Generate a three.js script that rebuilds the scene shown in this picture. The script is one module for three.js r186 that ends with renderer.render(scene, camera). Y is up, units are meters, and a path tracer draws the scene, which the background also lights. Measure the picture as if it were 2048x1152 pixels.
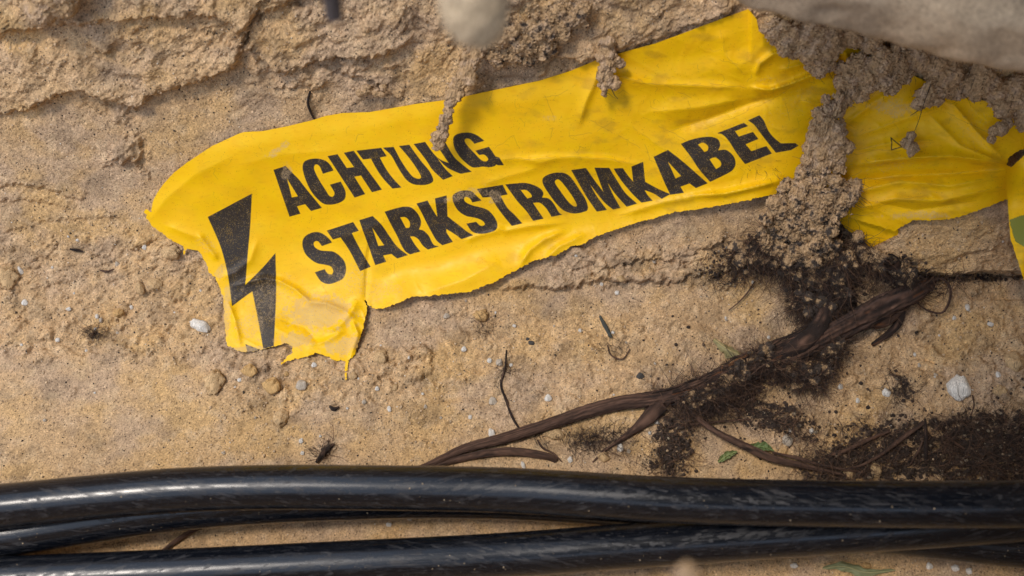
import * as THREE from 'three';
import { mergeGeometries, mergeVertices } from 'three/addons/utils/BufferGeometryUtils.js';
import { MarchingCubes } from 'three/addons/objects/MarchingCubes.js';
import { createNoise2D, createNoise3D } from 'simplex-noise';

// ---------------------------------------------------------------- camera, sky, sun, exposure
const scene = new THREE.Scene();
const FOV = 30, DIST = 1.32, PITCH = THREE.MathUtils.degToRad(65);
const camera = new THREE.PerspectiveCamera(FOV, 16 / 9, 0.05, 60);
camera.position.set(0, DIST * Math.sin(PITCH), DIST * Math.cos(PITCH));
camera.lookAt(0, 0, 0);
camera.focus = 1.275;
camera.userData.fStop = 2.4;
camera.updateMatrixWorld(true);

const SUN = new THREE.Vector3(-0.34, 0.9, 0.05).normalize();
{
  const W = 256, H = 128, d = new Float32Array(W * H * 4);
  for (let j = 0; j < H; j++) for (let i = 0; i < W; i++) {
    const el = ((j + 0.5) / H - 0.5) * Math.PI, az = ((i + 0.5) / W - 0.5) * 2 * Math.PI;
    const y = Math.sin(el), x = Math.cos(az) * Math.cos(el), z = Math.sin(az) * Math.cos(el);
    const c = Math.max(0, x * SUN.x + y * SUN.y + z * SUN.z), up = Math.max(0, y), o = (j * W + i) * 4;
    const air = [0.62 + 0.36 * (1 - up) ** 2, 0.77 + 0.24 * (1 - up) ** 2, 1.06 - 0.02 * (1 - up) ** 2];
    const glow = 0.3 * c ** 6;                                  // thin bright haze round the veiled sun
    const k = y > 0 ? 1 : 0.25;
    d[o] = (air[0] + glow) * 1.15 * k; d[o + 1] = (air[1] + glow * 0.95) * 1.15 * k; d[o + 2] = (air[2] + glow * 0.85) * 1.15 * k; d[o + 3] = 1;
  }
  const sky = new THREE.DataTexture(d, W, H, THREE.RGBAFormat, THREE.FloatType);
  sky.mapping = THREE.EquirectangularReflectionMapping; sky.magFilter = THREE.LinearFilter; sky.minFilter = THREE.LinearFilter; sky.needsUpdate = true;
  scene.background = sky; scene.environment = sky;
}
const sun = new THREE.DirectionalLight(new THREE.Color().setRGB(1, 0.9, 0.80), 1.5);
sun.position.copy(SUN).multiplyScalar(4); sun.target.position.set(0, 0, 0);
sun.castShadow = true; sun.shadow.radius = 22; sun.shadow.mapSize.set(2048, 2048);
Object.assign(sun.shadow.camera, { left: -1.5, right: 1.5, top: 1.5, bottom: -1.5, near: 0.5, far: 9 });
scene.add(sun, sun.target);
const renderer = new THREE.WebGLRenderer({ antialias: true });
renderer.shadowMap.enabled = true;
renderer.toneMapping = THREE.LinearToneMapping;
renderer.toneMappingExposure = 1.4;

// ---------------------------------------------------------------- small tools
const rng = (seed) => () => { seed = (seed + 0x6d2b79f5) | 0; let t = Math.imul(seed ^ (seed >>> 15), 1 | seed); t = (t + Math.imul(t ^ (t >>> 7), 61 | t)) ^ t; return ((t ^ (t >>> 14)) >>> 0) / 4294967296; };
const R = rng(7), N2 = createNoise2D(rng(11)), N3 = createNoise3D(rng(12));
const { clamp, lerp, smoothstep } = THREE.MathUtils;
const V = (x, y, z) => new THREE.Vector3(x, y, z);
const fbm = (x, y, o, g = 0.5) => { let s = 0, a = 1, t = 0; for (let i = 0; i < o; i++) { s += a * N2(x, y); t += a; x = x * 2.03 + 17.1; y = y * 2.03 - 9.7; a *= g; } return s / t; };
const fbm3 = (x, y, z, o, g = 0.5) => { let s = 0, a = 1, t = 0; for (let i = 0; i < o; i++) { s += a * N3(x, y, z); t += a; x = x * 2.03 + 7.1; y = y * 2.03 - 9.7; z = z * 2.03 + 3.3; a *= g; } return s / t; };
const used = new Map();
const numbered = (n) => { const k = used.get(n) ?? 0; used.set(n, k + 1); return k ? n + '_' + String(k).padStart(3, '0') : n; };
function top(o, name, label, category, group, kind) {
  o.name = numbered(name); scene.add(o);
  if (label) o.userData.label = label;
  if (category) o.userData.category = category;
  if (group) o.userData.group = group;
  if (kind) o.userData.kind = kind;
  return o;
}
function part(parent, name, geometry, material, label, kind) {
  const m = new THREE.Mesh(geometry, material); m.name = name; parent.add(m);
  if (label) m.userData.label = label;
  if (kind) m.userData.kind = kind;
  return m;
}
function dataTexture(n, fill, srgb) {
  const d = new Uint8Array(n * n * 4);
  for (let j = 0; j < n; j++) for (let i = 0; i < n; i++) { const c = fill(i, j); const o = (j * n + i) * 4; d[o] = c[0]; d[o + 1] = c[1]; d[o + 2] = c[2]; d[o + 3] = 255; }
  const t = new THREE.DataTexture(d, n, n); t.wrapS = t.wrapT = THREE.RepeatWrapping; t.magFilter = THREE.LinearFilter; t.minFilter = THREE.LinearMipmapLinearFilter; t.generateMipmaps = true;
  if (srgb) t.colorSpace = THREE.SRGBColorSpace;
  t.needsUpdate = true; return t;
}

// ---------------------------------------------------------------- the trench: floor, wall, ground above and unseen heaps, as one swept profile
const TAN = Math.tan(THREE.MathUtils.degToRad(FOV / 2)), DEG = Math.PI / 180;
const S0 = -3.2, S1 = 3.6, DS = 0.002, NP = Math.round((S1 - S0) / DS) + 1;
const profY = new Float64Array(NP), profZ = new Float64Array(NP), profT = new Float64Array(NP);
{
  const slope = (s) => {
    let a = lerp(3, 52, smoothstep(s, -0.10, 0.14)); a = lerp(a, 62, smoothstep(s, 0.15, 0.40)); a = lerp(a, 74, smoothstep(s, 0.45, 0.6)); a = lerp(a, 1, smoothstep(s, 0.98, 1.14));
    a = lerp(a, 48, smoothstep(s, 1.22, 1.36)); a = lerp(a, -30, smoothstep(s, 2.25, 2.6)); a = lerp(a, -64, smoothstep(-s, 0.46, 0.62)); a = lerp(a, 0, smoothstep(-s, 1.30, 1.48)); a = lerp(a, -42, smoothstep(-s, 1.7, 1.9)); a = lerp(a, 25, smoothstep(-s, 2.6, 2.9));  // outer heaps stand out of view, placed to narrow the open sky
    return a * DEG;
  };
  const zero = Math.round(-S0 / DS);
  for (let i = zero; i < NP; i++) { const t = slope(S0 + i * DS); profT[i] = t; if (i > zero) { profY[i] = profY[i - 1] + Math.sin(t) * DS; profZ[i] = profZ[i - 1] - Math.cos(t) * DS; } }
  for (let i = zero - 1; i >= 0; i--) { const t = slope(S0 + i * DS); profT[i] = t; profY[i] = profY[i + 1] - Math.sin(t) * DS; profZ[i] = profZ[i + 1] + Math.cos(t) * DS; }
}
const CZ = 0.0;
function P(u, s, h = 0, out = new THREE.Vector3()) {
  const f = clamp((s - S0) / DS, 0, NP - 1.001), i = Math.floor(f), k = f - i;
  const y = lerp(profY[i], profY[i + 1], k), z = lerp(profZ[i], profZ[i + 1], k), t = lerp(profT[i], profT[i + 1], k);
  return out.set(u, y + h * Math.cos(t), z + h * Math.sin(t) + CZ);
}
const normalAt = (s) => { const f = clamp((s - S0) / DS, 0, NP - 1.001), t = profT[Math.floor(f)]; return V(0, Math.cos(t), Math.sin(t)); };
const camQ = { y: camera.position.y, z: camera.position.z, sp: Math.sin(PITCH), cp: Math.cos(PITCH) };
function project(p) {                       // photograph pixel (2048 x 1152) of a point
  const dy = p.y - camQ.y, dz = p.z - camQ.z, depth = -dy * camQ.sp - dz * camQ.cp, up = dy * camQ.cp - dz * camQ.sp;
  return [1024 + 576 * p.x / (depth * TAN), 576 - 576 * up / (depth * TAN), depth];
}
function ray(px, py) {
  const a = (px - 1024) / 576 * TAN, b = (576 - py) / 576 * TAN;
  return V(a, b * camQ.cp - camQ.sp, -b * camQ.sp - camQ.cp);    // depth 1 along the lens axis
}
// base surface (u, s) of a pixel: the row fixes s because the trench runs along x
const rowS = new Float64Array(3001);        // rows -900 .. 2100
{
  let i = Math.round((-0.9 - S0) / DS); const pr = (k) => project(V(0, profY[k], profZ[k] + CZ))[1];
  let a = pr(i), b = pr(i + 1);
  for (let row = 2100; row >= -900; row--) {
    while (i < NP - 2 && b > row) { i++; a = b; b = pr(i + 1); if (S0 + i * DS > 0.85) break; }
    rowS[row + 900] = S0 + (i + clamp((a - row) / (a - b || 1), -5, 5)) * DS;
  }
}
function us(px, py) {
  const r = clamp(py, -899, 2099), i = Math.floor(r + 900), s = lerp(rowS[i], rowS[i + 1], r + 900 - i), p = P(0, s), d = ray(px, py);
  const depth = project(p)[2]; return [d.x * depth, s];
}
const AT = (px, py, depth) => ray(px, py).multiplyScalar(depth).add(camera.position);
const onY = (px, py, y) => { const d = ray(px, py); return d.multiplyScalar((y - camQ.y) / d.y).add(camera.position); };

// grid: fine where the photograph looks, coarse beyond
function axis(lo, hi, step, outLo, outHi, grow) {
  const a = []; for (let x = lo; x <= hi + 1e-9; x += step) a.push(x);
  let d = step; while (a[0] > outLo) { d *= grow; a.unshift(a[0] - d); } d = step; while (a[a.length - 1] < outHi) { d *= grow; a.push(a[a.length - 1] + d); }
  return Float64Array.from(a);
}
const GU = axis(-0.675, 0.675, 0.0015, -3, 3, 1.13), GS = axis(-0.36, 0.41, 0.00145, -3, 3.2, 1.13), NU = GU.length, NS = GS.length;
const H = new Float32Array(NU * NS), PX = new Float32Array(NU * NS), PY = new Float32Array(NU * NS);
const find = (A, x) => { let l = 0, r = A.length - 1; while (r - l > 1) { const m = (l + r) >> 1; if (A[m] <= x) l = m; else r = m; } return l; };
function heightAt(u, s) {
  const i = find(GU, u), j = find(GS, s), a = clamp((u - GU[i]) / (GU[i + 1] - GU[i]), 0, 1), b = clamp((s - GS[j]) / (GS[j + 1] - GS[j]), 0, 1), k = j * NU + i;
  return lerp(lerp(H[k], H[k + 1], a), lerp(H[k + NU], H[k + NU + 1], a), b);
}
function spot(px, py, lift = 0) {           // the place on the finished ground seen at a pixel
  let x = px, y = py, g, p;
  for (let i = 0; i < 8; i++) { g = us(x, y); p = P(g[0], g[1], heightAt(g[0], g[1]) + lift); const q = project(p); x += px - q[0]; y += py - q[1]; }
  return { p, u: g[0], s: g[1], n: normalAt(g[1]) };
}

{ // unseen canopy above the trench, placed to keep sky light off its right half
  const o = new THREE.Group(); o.position.set(1.09, 0.9, 0); top(o, 'unseen_shade_canopy', 'unseen canopy on four posts, out of view, placed to shade the right part of the trench', 'canopy');
  const g = new THREE.PlaneGeometry(2.7, 3.0, 26, 30).rotateX(-Math.PI / 2), a = g.attributes.position;
  for (let i = 0; i < a.count; i++) a.setY(i, 0.16 * (1 - Math.abs(a.getZ(i)) / 1.5) + 0.02 * N2(a.getX(i) * 2, a.getZ(i) * 2));
  g.computeVertexNormals(); g.translate(0, 1.0, 0);
  part(o, 'roof', g, new THREE.MeshStandardMaterial({ name: 'canvas', color: new THREE.Color(0.10, 0.11, 0.10), roughness: 0.95, side: THREE.DoubleSide }));
  for (const [x, z] of [[-1.3, -1.45], [1.3, -1.45], [-1.3, 1.45], [1.3, 1.45]]) { const c = new THREE.CylinderGeometry(0.018, 0.018, 1.1, 12); c.translate(x, 0.45, z); part(o, 'post', c, new THREE.MeshStandardMaterial({ name: 'steel post', color: new THREE.Color(0.3, 0.3, 0.3), roughness: 0.5, metalness: 0.6 })); }
}

// ---------------------------------------------------------------- outlines taken in photograph pixels and laid out on the wall
const polyline = (t) => t.trim().split(/\s+/).map((w) => w.split(',').map(Number));
function segDist(x, y, pts, closed) {       // [distance, side, along 0..1]
  let best = 1e9, side = 0, along = 0; const n = closed ? pts.length : pts.length - 1;
  for (let i = 0; i < n; i++) {
    const a = pts[i], b = pts[(i + 1) % pts.length], dx = b[0] - a[0], dy = b[1] - a[1], l = dx * dx + dy * dy || 1e-9;
    const t = clamp(((x - a[0]) * dx + (y - a[1]) * dy) / l, 0, 1), ex = x - a[0] - t * dx, ey = y - a[1] - t * dy, d = ex * ex + ey * ey;
    if (d < best) { best = d; side = Math.sign(dx * ey - dy * ex); along = (i + t) / n; }
  }
  return [Math.sqrt(best), side, along];
}
function inside(x, y, pts) { let c = false; for (let i = 0, j = pts.length - 1; i < pts.length; j = i++) { const a = pts[i], b = pts[j]; if ((a[1] > y) !== (b[1] > y) && x < (b[0] - a[0]) * (y - a[1]) / (b[1] - a[1]) + a[0]) c = !c; } return c; }
const SHEET = polyline(`287,423 292,418 302,424 304,412 306,402 313,388 326,369 347,346 374,325 424,292 478,267 488,264 526,262 572,253 626,240 650,232 685,226 740,224 830,208 907,198 969,184 1080,161 1143,141 1193,120 1247,104
  1310,87 1348,73 1417,47 1497,18 1513,38 1518,62 1542,76 1562,84 1590,95 1640,100 1685,93 1716,98 1760,122 1806,140 1855,165 1890,180 1917,186 1973,203 2011,221 2030,240 2060,262 2075,292 2040,300 2018,314 2012,332 2016,352 2017,397 1973,415 1917,434 1886,440 1827,441 1803,453 1789,463 1758,452 1709,438
  1670,425 1620,395 1575,385 1530,392 1490,402 1440,411 1380,421 1350,424 1310,436 1289,441 1240,456 1216,465 1192,472 1167,488 1143,493 1112,510 1067,522 1046,533 1018,548 990,564 962,574 942,583 858,592 824,593 796,606 765,617 751,618 737,611 730,600 733,609 734,623
  723,668 709,710 697,722 694,745 692,765 689,752 691,722 685,721 671,722 650,711 630,706 622,711 600,717 580,720 562,729 567,720 583,707 586,693 575,686 550,692 525,699 494,704 472,702 467,695 455,693 451,668 448,627 446,593 440,577 430,554 419,546 411,524
  399,502 375,498 366,511 368,493 344,481 319,463 302,451 295,439 293,430`);
const UNDER = polyline('1660,415 1695,425 1758,440 1800,440 1802,473 1765,491 1747,499 1726,484 1695,460 1672,436');
const FLAP = polyline('2010,328 2022,335 2060,300 2100,330 2110,640 2048,562 2036,522 2021,478 2015,400');
const box = (pts) => pts.reduce((b, p) => [Math.min(b[0], p[0]), Math.min(b[1], p[1]), Math.max(b[2], p[0]), Math.max(b[3], p[1])], [1e9, 1e9, -1e9, -1e9]);

// creases of the film: path, widths on its two sides (pixels), height (mm)
const CREASES = [
  ['1205,118 1192,160 1172,205 1158,250', 9, 16, 4], ['1030,322 1090,316 1150,314 1215,318 1280,330', 8, 22, 3.2], ['985,322 1040,316 1080,326 1120,316', 10, 10, 2], ['960,372 1020,352 1080,336', 14, 10, 1.6],
  ['1230,150 1300,168 1400,172 1480,176', 12, 20, 4.5], ['1500,175 1540,180 1580,168 1625,150 1660,138', 7, 14, 9], ['1512,150 1518,128 1545,108 1590,100', 7, 12, 6], ['1560,140 1600,130 1640,122', 6, 9, 5],
  ['1340,262 1420,236 1500,206 1560,190', 26, 20, -7], ['1300,225 1400,215 1480,200', 20, 22, 4], ['1380,392 1450,388 1510,374 1560,362', 12, 9, 7], ['1240,430 1330,404 1400,392', 14, 12, 4],
  ['985,452 1010,462 1060,452 1130,446', 8, 10, 3.4], ['930,482 960,470 1000,462', 7, 9, 2.6], ['1038,533 1060,500 1090,478 1130,462', 12, 10, 5], ['1090,520 1120,492 1170,470', 9, 9, 3.4], ['850,586 930,560 1000,520', 26, 26, 3],
  ['468,572 500,562 530,556 560,562 590,578 620,604 650,606 690,622 725,650', 8, 12, 5.5], ['440,556 470,545 500,520 515,480', 10, 14, 3], ['730,600 733,560 736,520 742,480', 6, 6, -2.2], ['648,668 680,650 700,628 715,600', 9, 12, 4], ['610,690 650,684 690,660', 7, 7, 3],
  ['455,600 470,640 480,690', 7, 9, 3.2], ['398,470 420,500 436,520', 9, 9, 3.5], ['330,450 380,470 410,478', 12, 10, 2.5], ['560,640 610,655 640,690', 16, 14, -3], ['705,640 716,668 702,712', 6, 8, 4.5],
  ['300,440 330,400 390,350 470,310', 30, 26, 2], ['480,330 560,310 680,300', 30, 26, 1.6], ['790,430 850,410 920,400', 18, 20, 1.6], ['620,480 700,470 780,440', 20, 20, 1.3],
  ['1700,330 1800,318 1900,312 2012,328', 18, 10, 9], ['1700,362 1800,352 1920,346 2012,336', 14, 12, -6], ['1710,385 1800,362 1900,372 2000,352', 12, 16, 5], ['1700,420 1790,398 1880,402 2010,372', 16, 14, 6], ['1710,300 1790,284 1870,280', 10, 14, 3], ['1730,400 1830,420 1960,400', 10, 10, -3],
  ['1690,250 1740,210 1790,180', 10, 12, 4], ['1720,270 1800,240 1880,215', 9, 12, 2.5], ['1900,200 1950,260 2000,310', 12, 14, 4], ['1860,230 1920,290 2008,326', 9, 12, 2.6], ['1690,100 1700,130 1690,165', 7, 10, 6], ['1600,200 1640,210 1680,190', 9, 12, 3],
  ['1260,250 1330,300 1380,330', 16, 16, 1.6], ['1440,60 1450,110 1490,150', 30, 26, 3],
].map(([t, w0, w1, a]) => { const pts = polyline(t), b = box(pts), m = 3 * Math.max(w0, w1); return { pts, w0, w1, a: a / 1000, b: [b[0] - m, b[1] - m, b[2] + m, b[3] + m] }; });
// slow swell of the wall that the film and the sand share
const swell = (u, s, x, y) => 0.007 * fbm(u * 2.6 + 3, s * 2.6, 2) + 0.04 * Math.exp(-(((x - 1960) / 330) ** 2) - ((y - 360) / 170) ** 2) * smoothstep(x, 1400, 1800) + 0.012 * Math.exp(-(((x - 1500) / 260) ** 2) - ((y - 60) / 130) ** 2);
function filmHeight(u, s, x, y) {
  let h = swell(u, s, x, y) + 0.0075 + 0.0016 * fbm(u * 9, s * 9 + 5, 2) + (0.15 + 0.85 * Math.max(smoothstep(x, 1000, 1500), smoothstep(y, 540, 620))) * (0.0006 * Math.pow(1 - Math.min(1, Math.abs(N2(u * 13 + 0.25 * N2(u * 20, s * 20), s * 17 + u * 9)) * 2.2), 3) + 0.00028 * Math.pow(1 - Math.min(1, Math.abs(N2(u * 30 + 8, s * 24 - u * 14)) * 2.5), 3)) + 0.00006 * N2(u * 220, s * 200);
  const low = smoothstep(y - (620 - 0.265 * (x - 700)), -60, 10) * smoothstep(x, 740, 800) * (1 - smoothstep(x, 1500, 1600));
  h += 0.010 * low + 0.014 * smoothstep(x, 1640, 1720) * smoothstep(y, 330, 460);
  h -= 0.004 * (1 - smoothstep(y - (250 - 0.16 * (x - 600)), -20, 30)) * (x < 1500 ? 1 : 0);
  for (const c of CREASES) {
    if (x < c.b[0] || x > c.b[2] || y < c.b[1] || y > c.b[3]) continue;
    const [d, side, t] = segDist(x, y, c.pts), w = 0.85 * (side > 0 ? c.w1 : c.w0), q = d / w, fade = Math.min(1, 5 * Math.min(t, 1 - t) + 0.15);
    h += 1.12 * c.a * fade * (0.45 * Math.exp(-q * q) + 0.55 * Math.exp(-2.2 * Math.abs(q)));
  }
  return h;
}

// ---------------------------------------------------------------- relief of the sand
// dark humus and rooty soil, and shade painted as a strip under the right ledge: [centre x, y, half width, half height, turn, strength]
const DARK = [[1880, 905, 260, 72, 0.0, 1], [2020, 900, 150, 85, 0, 1], [1700, 930, 110, 45, -0.2, 0.9], [1345, 895, 42, 85, 0.15, 1], [1540, 832, 90, 36, 0.25, 0.95], [1450, 800, 100, 34, -0.35, 0.8], [1540, 735, 90, 40, -0.4, 0.95], [1650, 560, 85, 120, 0.1, 0.75], [1500, 520, 110, 45, -0.25, 0.6], [1640, 690, 55, 80, 0, 0.7], [1790, 545, 80, 36, 0.2, 0.75], [1960, 555, 110, 10, 0, 0.5],
  [1800, 775, 22, 40, -0.4, 0.6], [1190, 885, 70, 24, 0.1, 0.55], [560, 850, 30, 40, 0, 0.15], [190, 665, 34, 14, 0, 0.65], [650, 905, 12, 30, 0.5, 0.55], [970, 655, 16, 20, 0.3, 0.5], [1225, 680, 22, 45, 0.3, 0.25], [1720, 120, 60, 18, 0, 0.25], [1090, 60, 60, 20, 0.3, 0.3]];
function darkness(x, y) {
  let m = 0;
  for (const [cx, cy, a, b, t, k] of DARK) {
    const dx = x - cx, dy = y - cy; if (Math.abs(dx) > a * 2.2 + 40 || Math.abs(dy) > a * 2.2 + 40) continue;
    const c = Math.cos(t), s = Math.sin(t), q = Math.hypot((dx * c + dy * s) / a, (-dx * s + dy * c) / b);
    m = Math.max(m, k * (1 - 0.75 * smoothstep(fbm(x / 46 + 9, y / 24 + cy, 3), 0.1, 0.42)) * (1 - smoothstep(q + 0.5 * fbm(x / 42 + cx, y / 42, 4, 0.6), 0.55, 1.15)));
  }
  return m;
}
const STEPS = [                               // broken edges: path left to right, mm the upper side stands out, reach upward (px), sharpness (px)
  ['-60,232 60,216 118,186 170,178 215,196 268,214 330,176 402,160 470,132 486,92 520,112 566,146 640,118 700,112 760,106 800,92 850,84', 15, 120, 7],
  ['-60,60 60,54 150,40 300,30 420,22 466,34 480,60 520,20 640,-10', 12, 80, 8], ['-80,372 30,366 92,374 140,392 170,404', 4, 26, 5], ['-80,405 40,398 100,404 138,420', 3, 20, 4.5], ['-80,470 20,462 80,442 150,436 260,434', 3, 22, 6],
  ['990,582 1050,574 1130,573 1180,562 1240,556 1330,560 1400,548 1470,540 1520,548', 9, 46, 3], ['1120,500 1150,506 1186,520 1196,548 1180,562', 10, 22, 3], ['1200,540 1260,520 1330,512 1400,500 1460,470', 8, 40, 3],
  ['1700,500 1745,512 1790,540 1850,545 1890,552 1930,543 1990,546 2060,548 2140,545', 26, 130, 3], ['1090,120 1150,112 1230,106 1330,72 1400,40 1490,0', 10, 60, 4], ['660,140 720,150 770,172 800,200', 6, 30, 3], ['240,290 275,330 290,300 268,262', 8, 30, 4],
  ['1700,640 1800,655 1900,700 2000,690 2100,720', 5, 60, 8], ['540,175 600,170 640,182', 7, 30, 4],
].map(([t, a, r, w]) => { const pts = polyline(t), b = box(pts); return { pts, a: a / 1000, r, w, b: [b[0] - 10, b[1] - 2.6 * r, b[2] + 10, b[3] + 3 * w + 14] }; });
const rough = (x, y) => clamp(0.22 + 0.75 * (1 - smoothstep(y, 120, 270)) + 0.55 * smoothstep(y, 455, 500) * (1 - smoothstep(y, 680, 760)) * (1 - smoothstep(x, 420, 520)) + 0.6 * smoothstep(x, 1100, 1350) * smoothstep(y, 430, 480) * (1 - smoothstep(y, 560, 620)) + 0.45 * smoothstep(x, 430, 520) * smoothstep(y, 590, 640) * (1 - smoothstep(y, 780, 900)) + 0.12 * smoothstep(x, 1500, 1700) * smoothstep(y, 540, 580) * (1 - smoothstep(y, 760, 860)) - 0.22 * smoothstep(y, 720, 800) * (1 - smoothstep(x, 380, 560)), 0.1, 1.3);
const q3 = new THREE.Vector3(), DK = new Float32Array(NU * NS), LUMP = new Float32Array(NU * NS);
for (let j = 0; j < NS; j++) for (let i = 0; i < NU; i++) {
  const u = GU[i], s = GS[j], k = j * NU + i, near = s > -0.5 && s < 0.6 && Math.abs(u) < 0.95;
  let pr = project(P(u, s, 0, q3)); if (near) for (let n = 0; n < 3; n++) pr = project(P(u, s, swell(u, s, pr[0], pr[1]), q3));
  const x = PX[k] = pr[2] > 0.1 ? pr[0] : 9e4, y = PY[k] = pr[2] > 0.1 ? pr[1] : 9e4;
  let h = 0.02 * fbm(u * 1.1 + 40, s * 1.1, 2) * (near ? 0 : 1), wild = near ? 0 : 1;
  if (near) {
    h += swell(u, s, x, y);
    const r = rough(x, y), wx = u + 0.012 * N2(u * 12, s * 12), ws = s + 0.012 * N2(u * 12 + 9, s * 12 + 4);
    h += 0.009 * r * fbm(wx * 12, ws * 17, 3) + 0.0036 * r * r * fbm(wx * 36 + 5, ws * 42, 3, 0.5) + 0.0008 * (0.2 + r) * fbm(u * 130, s * 130, 2);
    h += 0.0005 * (0.4 + r) * N2(u * 380, s * 380) + 0.0007 * (0.7 + 0.6 * r) * (R() - 0.5);
    for (const e of STEPS) {
      if (x < e.b[0] || x > e.b[2] || y < e.b[1] || y > e.b[3]) continue;
      const wob = 7 * fbm(x / 24 + e.a * 999, y / 24, 3), [d, side, t] = segDist(x + wob, y + 9 * fbm(x / 20, y / 20 + 50, 3), e.pts), sd = side < 0 ? d : -d, end = clamp(Math.min(t, 1 - t) * 14, 0, 1);
      h += e.a * end * smoothstep(sd, -e.w, e.w) * Math.exp(-Math.max(0, sd) / e.r) - 0.3 * e.a * end * Math.exp(-(((sd + e.w * 1.6) / (e.w * 2.2)) ** 2));
    }
    const dk = DK[k] = darkness(x, y);
    if (dk > 0) h += dk * (0.004 + 0.006 * fbm(u * 60, s * 60, 3) + 0.003 * fbm(u * 240, s * 240, 2));
    h -= 0.055 * Math.exp(-(((x - 2046) / 30) ** 2) - ((y - 316) / 20) ** 2);
    const fx = (x - 1990) / 60; if (y > 540 && y < 600) h -= 0.006 * Math.exp(-fx * fx);
  } else h += 0.012 * fbm(u * 6, s * 6, 4) + 0.004 * fbm(u * 30, s * 30, 3);
  H[k] = h;
}
// embedded crumbs and clods, pressed into the relief with a sharp contact line
function crumb(px, py, rpx, flat = 0.62, tone = R()) {
  const { u, s } = spot(px, py), r = rpx * 0.00061, sq = 0.7 + 0.6 * R(), ang = R() * 3.14, c = Math.cos(ang), sn = Math.sin(ang), m = r * 1.6, seed = R() * 99;
  const i0 = find(GU, u - m), i1 = find(GU, u + m) + 1, j0 = find(GS, s - m), j1 = find(GS, s + m) + 1, h0 = heightAt(u, s) - r * 0.18;
  for (let j = j0; j <= j1; j++) for (let i = i0; i <= i1; i++) {
    const dx = GU[i] - u, dy = GS[j] - s, a = (dx * c + dy * sn) * sq, b = (-dx * sn + dy * c) / sq, th = Math.atan2(b, a);
    const q = Math.hypot(a, b) / (r * (1 + 0.3 * N2(Math.cos(th) * 1.1 + seed, Math.sin(th) * 1.1)));
    if (q >= 1) continue;
    const hh = h0 + r * flat * Math.pow(1 - q * q, 0.4) * (1 + 0.22 * N2(dx / r * 1.4 + seed, dy / r * 1.4)) + Math.min(r, 0.01) * 0.16 * fbm(GU[i] * 210, GS[j] * 210, 2) + 0.0004 * (R() - 0.5), k = j * NU + i;
    if (hh > H[k]) { H[k] = hh; LUMP[k] = 0.25 + tone; }
  }
}
const dense = (x, y) => {
  if (y < 210) return 0.5; if (y < 450 && x < 450) return 0.18;
  if (x < 440 && y < 730) return 0.85; if (x < 420) return 0.06; if (x < 860 && y > 690 && y < 860) return 0.9; if (x < 1350 && y > 590 && y < 930) return 0.5;
  if (x > 1100 && x < 1480 && y > 470 && y < 580) return 0.8; if (x > 1400 && y > 560 && y < 880) return 0.42; if (y > 930) return 0.16; return 0.2;
};
for (let n = 0; n < 10000; n++) { const x = -40 + R() * 2130, y = -20 + R() * 1190; const v = R(), sz = 1.6 + 7.5 * v ** 5 + (R() < 0.04 ? 7 * R() : 0); if (R() < dense(x, y) && 1.5 * fbm(x / 90, y / 90, 3) + 0.3 > R()) crumb(x, y, sz); }
for (let n = 0; n < 1100; n++) { const x = -40 + R() * 2130, y = -20 + 250 * R(); if (y < 150 + 70 * fbm(x / 130, 3, 2) && R() < 0.85) crumb(x, y, 3 + 12 * R() ** 4, 0.5); }
for (let n = 0; n < 700; n++) { const x = R() * 440, y = 470 + 250 * R(); crumb(x, y, 3 + 9 * R() ** 3, 0.6); const a = 430 + R() * 430; crumb(a, 700 + 130 * R() * R(), 3 + 9 * R() ** 3, 0.6); crumb(1100 + 420 * R(), 500 + 70 * R(), 3 + 8 * R() ** 3, 0.6); crumb(1660 + 400 * R(), 555 + 280 * R(), 3 + 9 * R() ** 4, 0.55); crumb(800 + 600 * R(), 610 + 280 * R(), 2.5 + 7 * R() ** 4, 0.55); }
for (const [x, y, r] of [[18, 560, 22], [200, 500, 18], [250, 470, 14], [120, 555, 15], [300, 572, 15], [278, 578, 12], [310, 500, 12], [345, 507, 18], [240, 627, 14], [140, 615, 12], [430, 760, 20], [455, 730, 14], [500, 745, 18], [545, 770, 17], [470, 790, 13], [520, 800, 12], [568, 790, 14], [560, 836, 22], [610, 770, 12], [590, 820, 10], [700, 720, 14], [760, 715, 15], [720, 735, 10],
  [855, 610, 14], [960, 630, 15], [925, 618, 13], [930, 675, 12], [900, 690, 10], [1130, 540, 15], [1150, 520, 18], [1170, 548, 14], [1240, 552, 14], [1300, 548, 12], [1260, 570, 10], [1420, 540, 14], [1200, 720, 10], [1080, 830, 9], [990, 830, 10],
  [1750, 570, 18], [1730, 590, 12], [1870, 760, 12], [1900, 740, 16], [2000, 715, 22], [2035, 735, 24], [1960, 640, 15], [2000, 620, 18], [1680, 780, 13], [1620, 790, 12], [1720, 800, 16], [1560, 880, 22], [1590, 890, 14], [1600, 870, 12],
  [60, 110, 16], [440, 40, 22], [160, 190, 18], [200, 205, 22], [240, 230, 24], [270, 205, 14], [250, 300, 26], [300, 310, 16], [215, 320, 16], [600, 150, 16], [640, 165, 14], [710, 130, 24], [760, 180, 12], [600, 40, 26], [1000, 110, 28], [1060, 90, 24], [1100, 70, 26], [1040, 60, 20], [1150, 40, 26], [1200, 60, 18], [1330, 50, 18], [1400, 20, 20], [1450, 10, 18]]) crumb(x, y, r, 0.55);
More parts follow.
